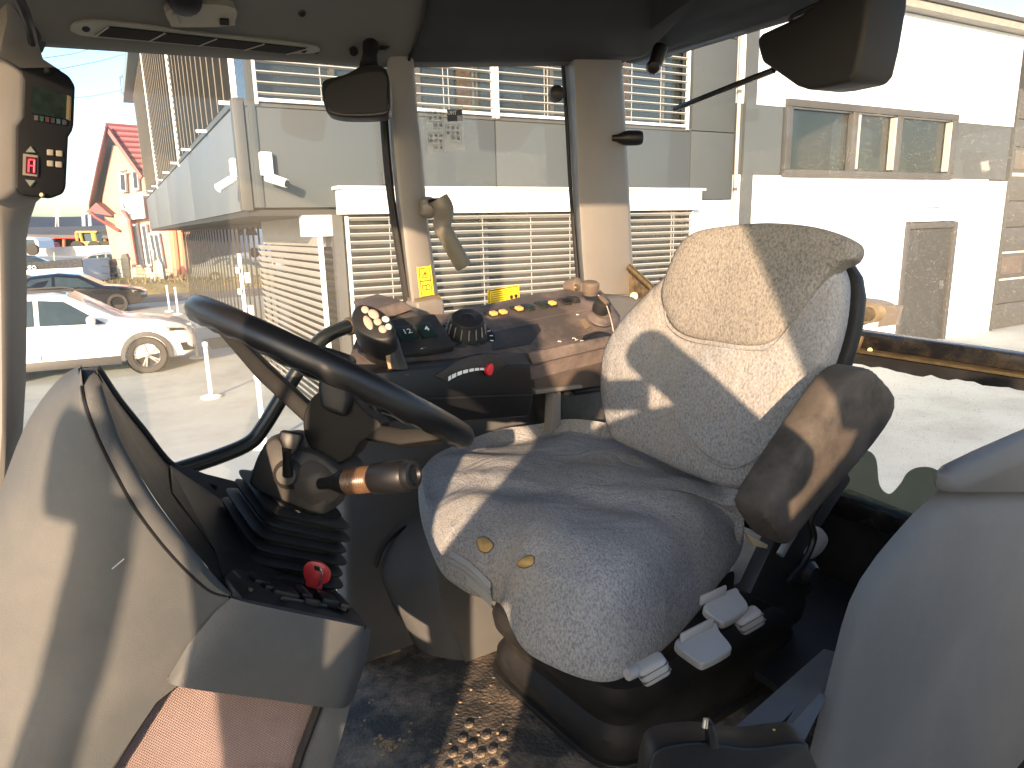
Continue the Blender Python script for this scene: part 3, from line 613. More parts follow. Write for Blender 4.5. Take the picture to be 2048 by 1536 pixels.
# stone slabs shown along a rail before the house
slab_cols = [(.30, .34, .33), (.05, .055, .05), (.34, .38, .36), (.30, .20, .15), (.36, .33, .28), (.27, .28, .28), (.42, .38, .33), (.12, .12, .12), (.38, .40, .39)]
for i, (x, yb, yt, w) in enumerate([(242, 556, 528, 12), (254, 556, 508, 15), (269, 557, 535, 11), (281, 562, 530, 15), (297, 560, 533, 16), (322, 578, 520, 17), (212, 545, 515, 12), (227, 546, 518, 10), (307, 574, 545, 10)]):
    dd = 34.5
    c = hp(x, yb, dd); h = (yb-yt)/F*dd; w_ = w/F*dd
    base = thing('stone_slab', ['pale green upright stone slab, second tallest left group', 'near-black stone slab with a rounded top by the window', 'small grey green stone slab right of the black one', 'brown stone slab at mid row', 'beige stone slab right of the brown one', 'tall grey stone slab at the right end of the row', 'cream stone slab left of the drainpipe', 'small dark stone slab beside the drainpipe', 'low grey slab at the foot of the tall one'][i], 'stone slab', c, 'upright stone slabs shown before the pink house')
    pts = [c-rt0*w_/2, c+rt0*w_/2, c+rt0*w_/2+ZZ*h*.8, c+rt0*w_*.25+ZZ*h, c-rt0*w_*.25+ZZ*h*(.98 if i % 2 else .9), c-rt0*w_/2+ZZ*h*.8]
    M().prism(pts, nrm*.25).build('slab', mat('polished stone %s' % 'abcdefghi'[i], slab_cols[i], .3, var=.2, vs=3), base, 0)
    M().box(c-ZZ*.1+nrm*.1, (w_*1.1, .6, .2), (rt0, nrm, ZZ)).build('foot', mat('polished stone %s' % 'abcdefghi'[i], slab_cols[i]), base, 0)
rl = thing('display_platform', 'low dark platform with a white edge carrying the stone slabs', 'platform', hp(240, 575, 34.5))
M().prism([hp(160, 566, 34.6), hp(262, 560, 34.6), hp(345, 578, 34.6), hp(345, 590, 34.6), hp(160, 592, 34.6)], nrm*2).build('deck', mat('dark steel deck', (.05, .05, .048), .6), rl, 0)
M().prism([hp(160, 561, 34.5), hp(264, 554, 34.5), hp(264, 557, 34.5), hp(160, 564, 34.5)], nrm*.1).build('edge', white_metal, rl, 0)
fpst = thing('wire_fence', 'thin wire fence posts on the grass bank before the pink house', 'fence', PZ(200, 590))
for x, y0, y1 in ((195, 512, 588), (108, 505, 575), (262, 520, 580), (306, 500, 578)): M().tube([hp(x, y0, 33.5), hp(x+5, y1, 33.5)], .035, 6).build('fence_post', mat('greenish post', (.32, .34, .26), .6), fpst)
for z in range(4): M().tube([hp(60, 515+z*14, 33.5), hp(195, 518+z*14, 33.5), hp(330, 522+z*14, 33.5)], .012, 4).build('wire', panel_dk, fpst)

# far lot: cars, black and white trailer, shed, loader, truck
tr = thing('box_trailer', 'black over white trailer with white lettering, parked by the road', 'trailer', PZ(110, 590))
M().prism([hp(20, 528, 32), hp(163, 519, 32), hp(168, 566, 32), hp(20, 562, 32)], nrm*2.2).build('lower_body', white_wall, tr, 0)
M().prism([hp(20, 527, 31.97), hp(163, 518, 31.97), hp(165, 535, 31.97), hp(20, 541, 31.97)], nrm*.05).build('black_band', black_paint, tr, 0)
text('trailer_lettering', 'go', .42, hp(64, 534, 31.9), rt0, ZZ, white_ink, tr, .01)
for x in (60, 130): M().lathe(hp(x, 568, 31.9)+ZZ*.1, -nrm, [(0, .3), (.1, .33), (.15, .2)], 16).build('wheel', tyre_m, tr)
profS = prof2
for lab, px, py, m_, hdg in (('dark grey saloon parked beyond the black and white trailer', 160, 540, mat('dark grey car paint', (.05, .055, .06), .2, coat=.5), hd),
                             ('silver car parked left of the pink house porch', 108, 545, mat('silver car paint', (.42, .44, .45), .25, metal=.4, coat=.5), hd+math.pi)):
    p = hp(px, py, 40); p.z = 0.35
    car(lab, p, hdg, 4.6, 1.8, prof2, m_, 'cars parked across the yard', wx=(.9, 3.6), wheel_r=.33, detail=False, glass_poly=[[(1.5, .1), (2.0, .85), (2.7, .9), (2.7, .1)], [(2.8, .1), (2.8, .9), (3.4, .85), (3.7, .15)]])
sh = thing('long_shed', 'low dark-roofed open shed far behind the parked cars', 'shed', hp(120, 500, 75))
M().prism([hp(0, 456, 80), hp(300, 449, 80), hp(300, 472, 70), hp(0, 468, 70)], V((0, 0, -.3))).build('roof', mat('dark slate roofing', (.085, .085, .085), .8, var=.15, vs=.4), sh, 0)
M().prism([hp(0, 470, 79), hp(300, 471, 79), hp(300, 505, 79), hp(0, 505, 79)], nrm*.5).build('back_wall', mat('dark shed interior', (.05, .035, .03), .9, var=.4, vs=.5), sh, 0)
for x in (80, 128, 210): M().tube([hp(x, 470, 70.5), hp(x, 510, 70.5)], .15, 6).build('post', mat('rusty steel post', (.25, .12, .06), .7), sh)
M().tube([hp(60, 474, 70.2), hp(150, 476, 70.2)], .12, 6).build('beam', red_pl, sh)
lw = M().prism([hp(55, 496, 62), hp(230, 490, 62), hp(230, 512, 62), hp(55, 512, 62)], nrm*.3).build('concrete_wall', mat('pale kerb wall', (.42, .40, .37), .9), None, 0)
tag(lw, 'long low pale concrete wall behind the parked cars', 'wall')
ld = thing('wheel_loader', 'yellow wheel loader with a glazed cab in front of the dark shed', 'loader', hp(175, 495, 64))
yel = mat('machine yellow', (.45, .28, .06), .5, var=.1)
M().prism([hp(150, 483, 64), hp(198, 483, 64), hp(200, 493, 64), hp(154, 494, 64)], nrm*2).build('body', yel, ld, 0)
cabp = M().prism([hp(165, 464, 64.3), hp(186, 464, 64.3), hp(188, 484, 64.3), hp(163, 484, 64.3)], nrm*1.4).build('cab', car_glass, ld, 0)
for a, b in (((152, 465), (155, 484)), ((160, 465), (165, 484)), ((188, 465), (192, 484)), ((184, 464), (188, 484))): M().tube([hp(*a, 64.1), hp(*b, 64.1)], .12, 5).build('cab_post', yel, ld)
M().prism([hp(151, 462, 64), hp(193, 462, 64), hp(193, 465, 64), hp(151, 465, 64)], nrm*1.8).build('cab_roof', yel, ld, 0)
for x in (158, 192): M().lathe(hp(x, 495, 64), -nrm, [(0, .55), (.3, .62), (.4, .3)], 16).build('wheel', tyre_m, ld)
tk = thing('white_truck', 'white truck cab at the left edge, beside the dark shed', 'truck', hp(55, 500, 58))
M().prism([hp(20, 474, 58), hp(68, 475, 58), hp(76, 482, 58), hp(79, 497, 58), hp(20, 497, 58)], nrm*2).build('cab', white_wall, tk, 0)
M().prism([hp(40, 479, 57.9), hp(66, 479, 57.9), hp(70, 490, 57.9), hp(40, 490, 57.9)], nrm*.1).build('window', car_glass, tk, 0)
for x in (35, 68): M().lathe(hp(x, 499, 58), -nrm, [(0, .45), (.3, .5), (.35, .3)], 14).build('wheel', tyre_m, tk)
rm = thing('red_machine', 'small red machine standing in the shed beside the white truck', 'machine', hp(95, 492, 66))
M().prism([hp(86, 484, 66), hp(98, 486, 66), hp(102, 496, 66), hp(86, 496, 66)], nrm*1.5).build('body', red_pl, rm, 0); M().prism([hp(85, 476, 66), hp(97, 478, 66), hp(97, 484, 66), hp(86, 484, 66)], nrm*1.0).build('cab', car_glass, rm, 0)
M().lathe(hp(93, 497, 65.9), -nrm, [(0, .3), (.3, .32)], 12).build('wheel', tyre_m, rm)
for i, (x, yt, yb, r_) in enumerate(((166, 413, 452, .16), (179, 430, 452, .16))):
    st = thing('white_mast', ['tall white pole rising behind the shed roof', 'shorter white pole behind the shed roof, by the porch'][i], 'pole', hp(x+2, yb, 85), 'white poles behind the shed')
    M().tube([hp(x+3, yb+20, 85), hp(x, yt, 85)], [.22, .18], 8).build('pole', white_wall, st)
py = thing('power_pylon', 'faint lattice power pylon on the far left skyline', 'pylon', hp(114, 455, 260))
pm = mat('galvanised lattice', (.42, .43, .44), .6)
M().tube([hp(111, 458, 260), hp(113, 412, 260)], .25, 4).tube([hp(117, 458, 260), hp(115, 412, 260)], .25, 4).build('mast', pm, py)
for y in (424, 432): M().tube([hp(106, y, 260), hp(122, y, 260)], .2, 4).build('cross_arm', pm, py)
for i, (x0, y0, x1, y1) in enumerate(((60, 150, 290, 96), (60, 120, 200, 92), (60, 205, 270, 175), (90, 350, 200, 385))):
    w = M().tube([hp(x0, y0, 70), lerp(hp(x0, y0, 70), hp(x1, y1, 110), .5)-ZZ*.3, hp(x1, y1, 110)], .03, 4).build('power_line', panel_dk)
    tag(w, ['overhead cable crossing the sky, highest rising one', 'overhead cable close under the roof edge', 'overhead cable crossing mid sky', 'overhead cable low by the pink house roof'][i], 'cable', 'overhead cables')
# vans and cars seen through the bar fence
for lab, x0, x1, yt, yb, d, mm_ in (('white van seen through the bars of the fence, right one', 462, 520, 446, 505, 46, white_wall), ('white van seen through the bars of the fence, left one', 405, 455, 452, 500, 50, white_wall)):
    v_ = thing('white_van', lab, 'van', hp((x0+x1)/2, yb, d), 'white vans behind the fence')
    M().prism([hp(x0, yb, d), hp(x0, yt+8, d), hp(x0+8, yt, d), hp(x1-10, yt, d), hp(x1, yt+25, d), hp(x1+3, yb, d)], nrm*2).build('body', mm_, v_, 0, .05)
    M().prism([hp(x0+6, yt+8, d-.05), hp(x0+24, yt+8, d-.05), hp(x0+24, yt+24, d-.05), hp(x0+6, yt+24, d-.05)], nrm*.1).build('window', car_glass, v_, 0)
    M().prism([hp(x0+30, yt+8, d-.05), hp(x1-12, yt+8, d-.05), hp(x1-5, yt+24, d-.05), hp(x0+30, yt+24, d-.05)], nrm*.1).build('window', car_glass, v_, 0)
    for x in (x0+12, x1-10): M().lathe(hp(x, yb, d-.02), -nrm, [(0, .32), (.15, .33), (.16, .15)], 14).build('wheel', tyre_m, v_)
p = hp(575, 540, 37); p.z = .0
p.z = .15
car('dark grey hatchback behind the bar fence', p, hd, 4.4, 1.8, prof2, mat('grey car paint', (.14, .16, .15), .25, coat=.5), 'cars parked across the yard', wx=(.9, 3.6), wheel_r=.33, detail=False, glass_poly=[[(1.5, .1), (2.0, .85), (2.7, .9), (2.7, .1)], [(2.8, .1), (2.8, .9), (3.4, .85), (3.7, .15)]])
dw = M().prism([hp(395, 520, 40), hp(560, 520, 40), hp(560, 575, 40), hp(400, 575, 40)], nrm*.4).build('low_wall', mat('dark stone wall', (.06, .055, .05), .9, var=.3, vs=1.5), None, 0)
tag(dw, 'low dark wall behind the bar fence below the parked vans', 'wall')
# ================================================================ TRACTOR CAB
X3 = V((1, 0, 0)); Y3 = V((0, 1, 0))
FLOOR = 1.5
tc = thing('tractor_cab', 'inside of a tractor cab: grey pillars, headlining, windows, trim and muddy floor', 'tractor', (.8, 1.0, FLOOR))
def P3(name, mm, m, parent=tc, smooth=40, bevel=0, seg=2, sub=0): return mm.build(name, m, parent, smooth, bevel, seg, sub)
# floor mat with studs
fm = P3('floor_mat', M().box((.75, .95, FLOOR-.02), (2.1, 1.6, .04)), floor_rub, bevel=.004)
sm = None; random.seed(5)
for (px, py) in ((938, 1450), (925, 1478), (945, 1490), (972, 1472), (905, 1508), (935, 1520), (962, 1508), (985, 1500), (895, 1535), (925, 1550), (955, 1545), (985, 1535), (1005, 1475), (870, 1500), (850, 1530), (1010, 1520)):
    p = PZ(px, py, FLOOR)
    if sm is None: sm = M().lathe(p, ZZ, [(0, .0105), (.0035, .010), (.0045, .007)], 14).build('stud', floor_rub, fm, 40, center=True); p0 = p
    else: inst(sm, fm, p-p0)
for q0, q1 in (((700, 1330), (800, 1300)),): P3('floor_ridge', M().tube([PZ(*q0, FLOOR+.003), PZ(*q1, FLOOR+.003)], .005, 8), floor_rub, fm)
# scattered clods of dried mud, plus an ochre patch of painted sunlight
md = M()
for i in range(40):
    a = PZ(random.uniform(720, 1010), random.uniform(1350, 1535), FLOOR); r = random.uniform(.0015, .005); md.lathe(a, V((random.uniform(-.3, .3), random.uniform(-.3, .3), 1)), [(0, r), (r*.35, r*.8), (r*.5, r*.3)], 6)
for i in range(40):  # dense ochre cluster: sunlit floor patch put in as colour
    a = PZ(random.gauss(778, 12), random.gauss(1488, 8), FLOOR); r = random.uniform(.002, .007); md.lathe(a, V((random.uniform(-.4, .4), random.uniform(-.4, .4), 1)), [(0, r), (r*.4, r*.85), (r*.6, r*.3)], 6)
tag(P3('mud_and_sun_patch', md, mat('ochre fleck', (.33, .235, .13), .95, var=.3, vs=60, bump=.6, bs=200), fm, 30), kind='stuff')
# paper scrap / leaf on the floor

# right-hand side: headliner edge, pillars
YR = 1.68
edge = [PY(-120, 68, 1.62), PY(60, 80, 1.62), PY(400, 103, 1.63), PY(560, 113, 1.64), PY(720, 124, 1.65), PY(830, 127, 1.66), PY(1000, 126, 1.66), PY(1250, 124, 1.64)]
hr = M(); rws = []
for i, p in enumerate(edge):
    x = p.x
    rws.append([p+V((0, .10, .06)), p+V((0, .03, -.004)), p, p+V((0, -.008, .006)), p+V((0, -.09, .06)), p+V((0, -.20, .125)), p+V((0, -.33, .165)), p+V((0, -.55, .19)), p+V((0, -1.1, .20)), p+V((0, -1.42, .20))])
hr.grid(rws)
hlr = P3('headlining', hr, liner, smooth=60)
# roof shell above (keeps the sun out)
P3('roof_shell', M().prism([V((-.45, .14, 3.27)), V((-.45, 1.80, 3.27)), V((1.95, 1.80, 3.29)), V((1.95, .14, 3.29))], (0, 0, .16)), mat('red roof shell', (.30, .03, .02), .35), bevel=.04, seg=3)
P3('front_header', M().prism([V((-.45, .2, 3.05)), V((-.45, 1.75, 3.0)), V((-.36, 1.75, 3.0)), V((-.36, .2, 3.05))], (0, 0, .24)), liner)
P3('left_header', M().prism([V((-.45, .12, 3.16)), V((1.75, .12, 3.16)), V((1.75, .2, 3.16)), V((-.45, .2, 3.16))], (0, 0, .13)), liner)
# overhead panel over the rear window (dark, boxy)
ov = [W(822, 118, 1.95), W(838, 92, 1.90), W(856, 40, 1.82), W(862, -60, 1.75)]
ovp = M()
a = [PY(812, 124, 1.655), PY(832, 84, 1.60), PY(850, 30, 1.52), PY(856, -40, 1.45)]
b = [PX(1250, 124, 1.56), PX(1285, 112, 1.60), PX(1300, 60, 1.52), PX(1305, -40, 1.45)]
b[0] = PY(1252, 123, 1.64)
c_ = [PX(1290, 113, 1.74), PX(1340, 60, 1.66), PX(1400, 0, 1.58), PX(1450, -50, 1.5)]
d_ = [PX(1655, 8, 1.74), PX(1680, -40, 1.66), PX(1720, -90, 1.58), PX(1760, -140, 1.5)]
ovp.grid([a, b, c_, d_])
P3('overhead_panel', ovp, liner_dark, smooth=50)
P3('rear_header', M().prism([PX(1250, 126, 1.75), PX(1290, 113, 1.75), PX(1660, 0, 1.75), PX(1660, -60, 1.75), PX(1290, 60, 1.75), PX(1250, 70, 1.75)], (.08, 0, 0)), liner_dark, bevel=.005)
P3('overhead_seam', M().tube([p+V((0, -.004, -.004)) for p in cr([a[0], a[1], a[2], a[3]], 5, False)], .004, 6), blackc)
# vent grille in the headlining
LT = bvh(hlr)
def on_liner(px, py, dn=0):                       # point on the headlining seen under a pixel
    return hit(LT, px, max(py, -25), dn)[0]
vf = P3('vent_grille', M().prism(cr([on_liner(*p, .001) for p in ((140, 52), (160, 40), (230, 40), (420, 64), (600, 84), (636, 92), (628, 102), (560, 102), (350, 84), (190, 70), (150, 62))], 4), V((0, -.003, -.004))), vent_edge, smooth=30)
vd = M().prism([on_liner(*p, .0065) for p in ((215, 46), (614, 91), (570, 102), (188, 66))], V((0, -.0005, -.0007))).build('vent_opening', blackc, vf, 0)
for i in range(1, 9):
    u = i/9; p0_ = lerp(on_liner(215, 46, .0085), on_liner(188, 66, .0085), u); p1_ = lerp(on_liner(614, 91, .0085), on_liner(570, 102, .0085), u)
    M().tube([p0_, p1_], .0011, 4).build('vent_slat', liner_dark, vf, 0)
for u in (0, .25, .5, .75, 1.0): M().tube([lerp(on_liner(215, 46, .009), on_liner(614, 91, .009), u), lerp(on_liner(188, 66, .009), on_liner(570, 102, .009), u)], .0016, 4).build('vent_rib', vent_edge, vf, 0)
scw = M().lathe(on_liner(170, 53, .005), V((0, -.6, -.8)), [(0, .008), (.002, .006)], 10).lathe(on_liner(606, 97, .005), V((0, -.6, -.8)), [(0, .008), (.002, .006)], 10).build('screw', blackc, vf, 30)
# roof-mounted courtesy lamp
lh = thing('courtesy_lamp', 'beige rectangular roof lamp housing with a small dark switch, on the headlining', 'lamp', on_liner(395, 18))
M().prism(cr([on_liner(*p, .002) for p in ((330, 4), (336, 30), (350, 38), (455, 36), (464, 28), (464, 0), (400, -8))], 3), V((0, -.012, -.016))).build('housing', mat('beige lamp housing', (.21, .19, .15), .5), lh, 40)
M().prism([on_liner(*p, .022) for p in ((432, 18), (450, 18), (450, 30), (432, 29))], V((0, -.003, -.004))).build('switch', blackc, lh, 0)
M().prism([on_liner(*p, .022) for p in ((338, 8), (345, 30), (352, 31), (346, 6))], V((0, -.002, -.003))).build('lens_edge', vent_edge, lh, 0)
M().lathe(on_liner(362, -22, .02), V((0, -.6, -.8)), [(0, .032), (.015, .028), (.022, .012)], 16).build('lens', blackc, lh)
for px, py in ((604, 26), (632, 101)): P3('trim_clip', M().lathe(on_liner(px, py, .001), V((0, -.6, -.8)), [(0, .008), (.003, .006)], 12), blackc)
# left top corner bits by the A pillar
P3('corner_bracket', M().prism([W(-30, 0, 1.2), W(40, 0, 1.2), W(62, 55, 1.24), W(50, 85, 1.26), W(-30, 70, 1.24)], fw*.05), liner_dark, bevel=.006)
P3('cable_loom', M().tube(cr([W(30, -20, 1.1), W(48, 20, 1.12), W(58, 50, 1.15), W(66, 85, 1.2)], 5, False), .008, 8), blackc)
# pillars
def pillar(name, rows, m, n_=0):
    rs = []
    for y, xl, xm, xr, dep, dout in rows:
        rs.append([PY(xl, y, dep+dout), PY(xm-4, y, dep+.006), PY(xm+4, y, dep), PY(xr-5, y, dep), PY(xr, y, dep+.008), PY(xr+2, y, dep+dout+.02), PY((xl+xr)/2, y, dep+dout+.05)])
    return M().loft(rs).build(name, m, tc, 50)
bp = pillar('window_pillar', [(90, 770, 778, 826, 1.64, .06), (150, 772, 780, 828, 1.64, .06), (235, 777, 789, 834, 1.64, .06), (300, 781, 793, 841, 1.64, .06), (395, 791, 802, 850, 1.64, .06), (420, 793, 806, 856, 1.64, .06), (430, 795, 808, 853, 1.64, .06), (500, 803, 815, 862, 1.64, .06), (598, 816, 827, 876, 1.64, .06), (640, 820, 831, 880, 1.64, .06)], pillar_grey)
M().prism([PY(833, 604, 1.62), PY(872, 596, 1.62), PY(889, 600, 1.62), PY(891, 630, 1.62), PY(842, 645, 1.62), PY(836, 634, 1.62)], (0, .07, 0)).build('pillar_foot', pillar_grey, bp, 40, .008, 3)
M().prism([PY(834, 598, 1.625), PY(880, 590, 1.625), PY(884, 600, 1.625), PY(836, 608, 1.625)], (0, .06, 0)).build('pillar_gap', mat('brown joint filler', (.12, .09, .05), .9), bp, 0)
M().tube(cr([PY(768, 140, 1.69), PY(768, 235, 1.69), PY(782, 395, 1.69), PY(813, 592, 1.69), PY(818, 640, 1.69)], 6, False), .011, 8).build('rubber_seal', rubber, bp)
cp = pillar('rear_pillar', [(95, 1128, 1150, 1240, 1.62, .07), (128, 1130, 1152, 1243, 1.62, .07), (250, 1138, 1157, 1250, 1.62, .07), (390, 1146, 1162, 1257, 1.62, .07), (500, 1154, 1168, 1262, 1.62, .07), (575, 1160, 1174, 1266, 1.62, .07), (605, 1163, 1176, 1268, 1.62, .07)], pillar_grey)
M().tube(cr([PY(1126, 130, 1.69), PY(1134, 250, 1.69), PY(1142, 390, 1.69), PY(1158, 590, 1.69)], 6, False), .006, 6).build('rubber_seal', rubber, cp)
# A pillar (left edge) and its flare around the monitor
ap = M(); rs = []
for y, xl, xm, xr in ((-40, -60, 20, 62), (40, -60, 20, 64), (85, -60, 10, 76), (118, -60, 4, 86), (140, -60, 4, 120), (180, -60, 4, 138), (300, -60, 4, 120), (380, -60, 4, 100), (405, -60, 4, 72), (440, -60, 4, 60), (480, -60, 6, 53), (600, -60, 8, 54), (760, -60, 10, 52), (860, -60, 10, 46), (960, -60, 4, 20), (1100, -80, -30, -10), (1400, -110, -62, -40), (1700, -140, -92, -70), (2000, -170, -122, -100)):
    d = 1.20
    rs.append([W(xl, y, d+.02), W(xm-6, y, d-.008), W(xm+4, y, d-.002), W(xr-6, y, d+.05), W(xr, y, d+.062), W(xr, y, d+.085), W(xl, y, d+.14)])
ap.loft(rs); P3('front_pillar', ap, pillar_grey, smooth=50)
# left-hand pillars (behind and beside the photographer): part of the cab, they shade it
P3('front_pillar', M().tube([V((-.42, .18, 1.9)), V((-.36, .18, 3.2))], .05, 8), pillar_grey)
P3('rear_pillar', M().tube([V((1.72, .2, 1.9)), V((1.66, .2, 3.2))], .05, 8), pillar_grey)
# window panes
w1 = [PY(52, 85, 1.70), PY(775, 122, 1.70), PY(825, 640, 1.70), PY(690, 790, 1.70), PY(690, 1000, 1.70), PY(200, 1040, 1.70), PY(40, 960, 1.70)]
P3('window_pane', M().prism(w1, (0, .005, 0)), glass_clear, smooth=0)
P3('window_pane', M().prism([PY(828, 122, 1.70), PY(1140, 122, 1.70), PY(1165, 640, 1.70), PY(880, 650, 1.70)], (0, .005, 0)), glass_clear, smooth=0)
P3('rear_window_pane', M().prism([V((1.77, 1.83, 3.15)), V((1.77, .05, 3.22)), V((1.77, .05, 1.82)), V((1.77, 1.83, 1.88))], (.005, 0, 0)), glass_dusty, smooth=0)
# side trim below the windows
P3('side_trim', M().prism([PY(700, 1340, 1.56), PY(690, 1000, 1.56), PY(687, 830, 1.56), PY(700, 790, 1.56), PY(780, 700, 1.56), PY(900, 640, 1.56), PY(1160, 600, 1.56), PY(1240, 590, 1.56), PY(1296, 596, 1.56), PY(1420, 640, 1.56), PY(1450, 1140, 1.56), PY(1000, 1400, 1.56)], (0, .09, 0)), fender_grey, bevel=.018, seg=3)
P3('window_ledge', M().prism([PY(825, 640, 1.70), PY(760, 690, 1.70), PY(1290, 700, 1.70), PY(1290, 596, 1.70), PY(1160, 594, 1.70), PY(880, 630, 1.70)], (0, -.05, 0)), pillar_grey, bevel=.006)
# quarter panel behind the console, lit pink
P3('quarter_panel', M().prism([PY(1170, 592, 1.60), PY(1262, 588, 1.60), PY(1294, 600, 1.60), PY(1330, 690, 1.60), PY(1330, 800, 1.60), PY(1170, 720, 1.60)], (0, .05, 0)), pillar_grey, bevel=.006)
# hinge bracket triangle at the rear pillar base
hbk = P3('hinge_bracket', M().prism([PX(1242, 540, 1.60), PX(1262, 536, 1.60), PX(1302, 578, 1.60), PX(1290, 602, 1.60), PX(1250, 596, 1.60)], (.02, 0, 0)), mat('dusty black bracket', (.05, .04, .03), .45, dirt=(.3, .2, .1), dirt_s=30, dirt_amt=.7), bevel=.003)
M().tube([PX(1258, 533, 1.585), PX(1305, 576, 1.585), PX(1297, 604, 1.585)], .010, 8).build('bracket_rib', brass, hbk)
M().cyl(PX(1268, 592, 1.60), PX(1268, 592, 1.57), .012, .012, 8).build('bolt', brass, hbk)
# latches: round black knobs on the glass
def latch(label, px, py, y, axis, r):
    k = thing('window_latch', label, 'latch', PY(px, py, y), 'round window latches')
    M().lathe(PY(px, py, y), axis, [(-.03, r*.55), (-.012, r*.9), (0, r), (.03, r), (.042, r*.85), (.046, r*.3)], 20).build('knob', blackc, k)
    M().lathe(PY(px, py, y), axis, [(-.05, r*.45), (-.03, r*.5)], 12).build('stem', blackc, k)
latch('round black window knob left of the rear pillar, before the upper blinds', 1111, 190, 1.66, V((-.5, -.8, 0)), .022)
latch('round black knob with a blue edge on the right side of the rear pillar', 1256, 276, 1.60, V((.85, -.5, 0)), .022)
kc = thing('window_latch', 'drooping black catch hanging from the rear roof edge', 'latch', PX(1312, 110, 1.70), 'round window latches')
M().tube([PX(1322, 92, 1.70), PX(1316, 112, 1.69), PX(1309, 132, 1.68)], [.022, .022, .020], 12).build('catch', blackc, kc)
M().lathe(PX(1307, 134, 1.675), V((-.6, -.6, -.3)), [(-.015, .018), (0, .023), (.015, .017), (.018, .004)], 14).build('knob', blackc, kc)
# window handle (grey lever hanging on the window pillar)
wh = thing('crank_handle', 'grey cranked window handle hanging beside the middle pillar', 'handle', PY(880, 400, 1.6))
hnd = [PY(878, 398, 1.585), PY(889, 420, 1.575), PY(884, 452, 1.565), PY(892, 468, 1.56), PY(910, 502, 1.555), PY(928, 534, 1.55)]
M().tube(cr(hnd, 5, False), [.018]*5+[.018]*5+[.0165]*5+[.016]*5+[.016]*5+[.015], 12, 1.35).build('lever', mat('olive grey handle plastic', (.12, .105, .078), .45, var=.15, vs=14), wh)
M().cyl(PY(858, 410, 1.62), PY(884, 408, 1.60), .016, .016, 12).build('pivot', blackc, wh)
M().lathe(PY(856, 415, 1.63), V((1, -.2, 0)), [(-.02, .02), (.0, .028), (.012, .026), (.014, .01)], 16).build('boss', pillar_grey, wh)
# rear window sill: glossy black bars and torn seal
bars = P3('rear_sill', M().prism([PX(1680, 656, 1.74), PX(2120, 720, 1.74), PX(2120, 756, 1.74), PX(1680, 690, 1.74)], (.04, 0, 0)), black_paint, bevel=.006)
M().prism([PX(1700, 697, 1.72), PX(2120, 762, 1.72), PX(2120, 768, 1.72), PX(1700, 703, 1.72)], (.05, 0, 0)).build('rail_edge', brass, bars, 0)
pts = [PX(1690, 704, 1.73)] + [PX(2120, 770, 1.73)]; low = []
random.seed(11)
for i in range(26): x = 2120-(2120-1690)*i/25; low.append(PX(x, 770+22-(2120-x)*.153+random.uniform(-3, 4), 1.73))
M().prism(pts+low, (.03, 0, 0)).build('torn_seal', rubber, bars, 0)
M().tube(cr([PX(1722, 672, 1.715), PX(1716, 690, 1.712), PX(1706, 705, 1.71), PX(1700, 722, 1.71)], 4, False), .008, 8).build('bent_tab', brass, bars)
for px, py in ((1698, 668), (1740, 700)): M().cyl(PX(px, py, 1.738), PX(px, py, 1.728), .006, .006, 8).build('screw', brass, bars)
film = glass('dark film on glass', tint=(.36, .39, .36), dust=.2, dust_col=(.2, .2, .17))
P3('dark_film', M().prism(cr([PX(*p, 1.755) for p in ((1676, 1010), (1678, 940), (1690, 912), (1712, 900), (1738, 903), (1752, 922), (1758, 970), (1778, 988), (1800, 968), (1815, 945), (1840, 934), (1872, 940), (1905, 975), (1910, 1085), (1780, 1045))], 4), (.003, 0, 0)), film, smooth=0)  # dark translucent rounded patches over the lower rear glass
P3('rear_lower_sill', M().prism([PX(1670, 985, 1.72), PX(1900, 1075, 1.72), PX(1900, 1110, 1.72), PX(1660, 1030, 1.72)], (.06, 0, 0)), black_paint, bevel=.006)
P3('rear_wall', M().prism([V((1.76, 1.7, FLOOR)), V((1.76, .1, FLOOR)), V((1.76, .1, 1.80)), V((1.76, 1.7, 1.86))], (.05, 0, 0)), black)
P3('rear_shelf', M().prism([V((1.35, 1.5, 1.56)), V((1.75, 1.5, 1.60)), V((1.75, .2, 1.60)), V((1.2, .2, 1.56))], (0, 0, .02)), rubber)
# work light seen through the rear window
wkl = thing('work_lamp', 'brown rear work lamp with an orange-rimmed round lens outside the dusty window', 'lamp', PX(1725, 625, 1.95))
M().prism(cr([PX(*p, 1.95) for p in ((1685, 606), (1720, 602), (1756, 612), (1764, 628), (1750, 644), (1715, 650), (1685, 655))], 4), (.09, 0, 0)).build('housing', mat('weathered lamp housing', (.20, .16, .10), .5, var=.4, vs=25), wkl, 40, .006)
M().lathe(PX(1737, 628, 1.945), -X3, [(0, .020), (.008, .018), (.010, .008)], 16).build('lens', brass, wkl)
M().lathe(PX(1703, 628, 1.945), -X3, [(0, .016), (.006, .014), (.008, .006)], 14).build('reflector', mat('amber lens', (.5, .25, .06), .2), wkl)
M().prism([PX(1762, 608, 1.97), PX(1800, 612, 1.97), PX(1790, 650, 1.97), PX(1755, 655, 1.97)], (.02, 0, 0)).build('lamp_bracket', pillar_grey, wkl, 0)
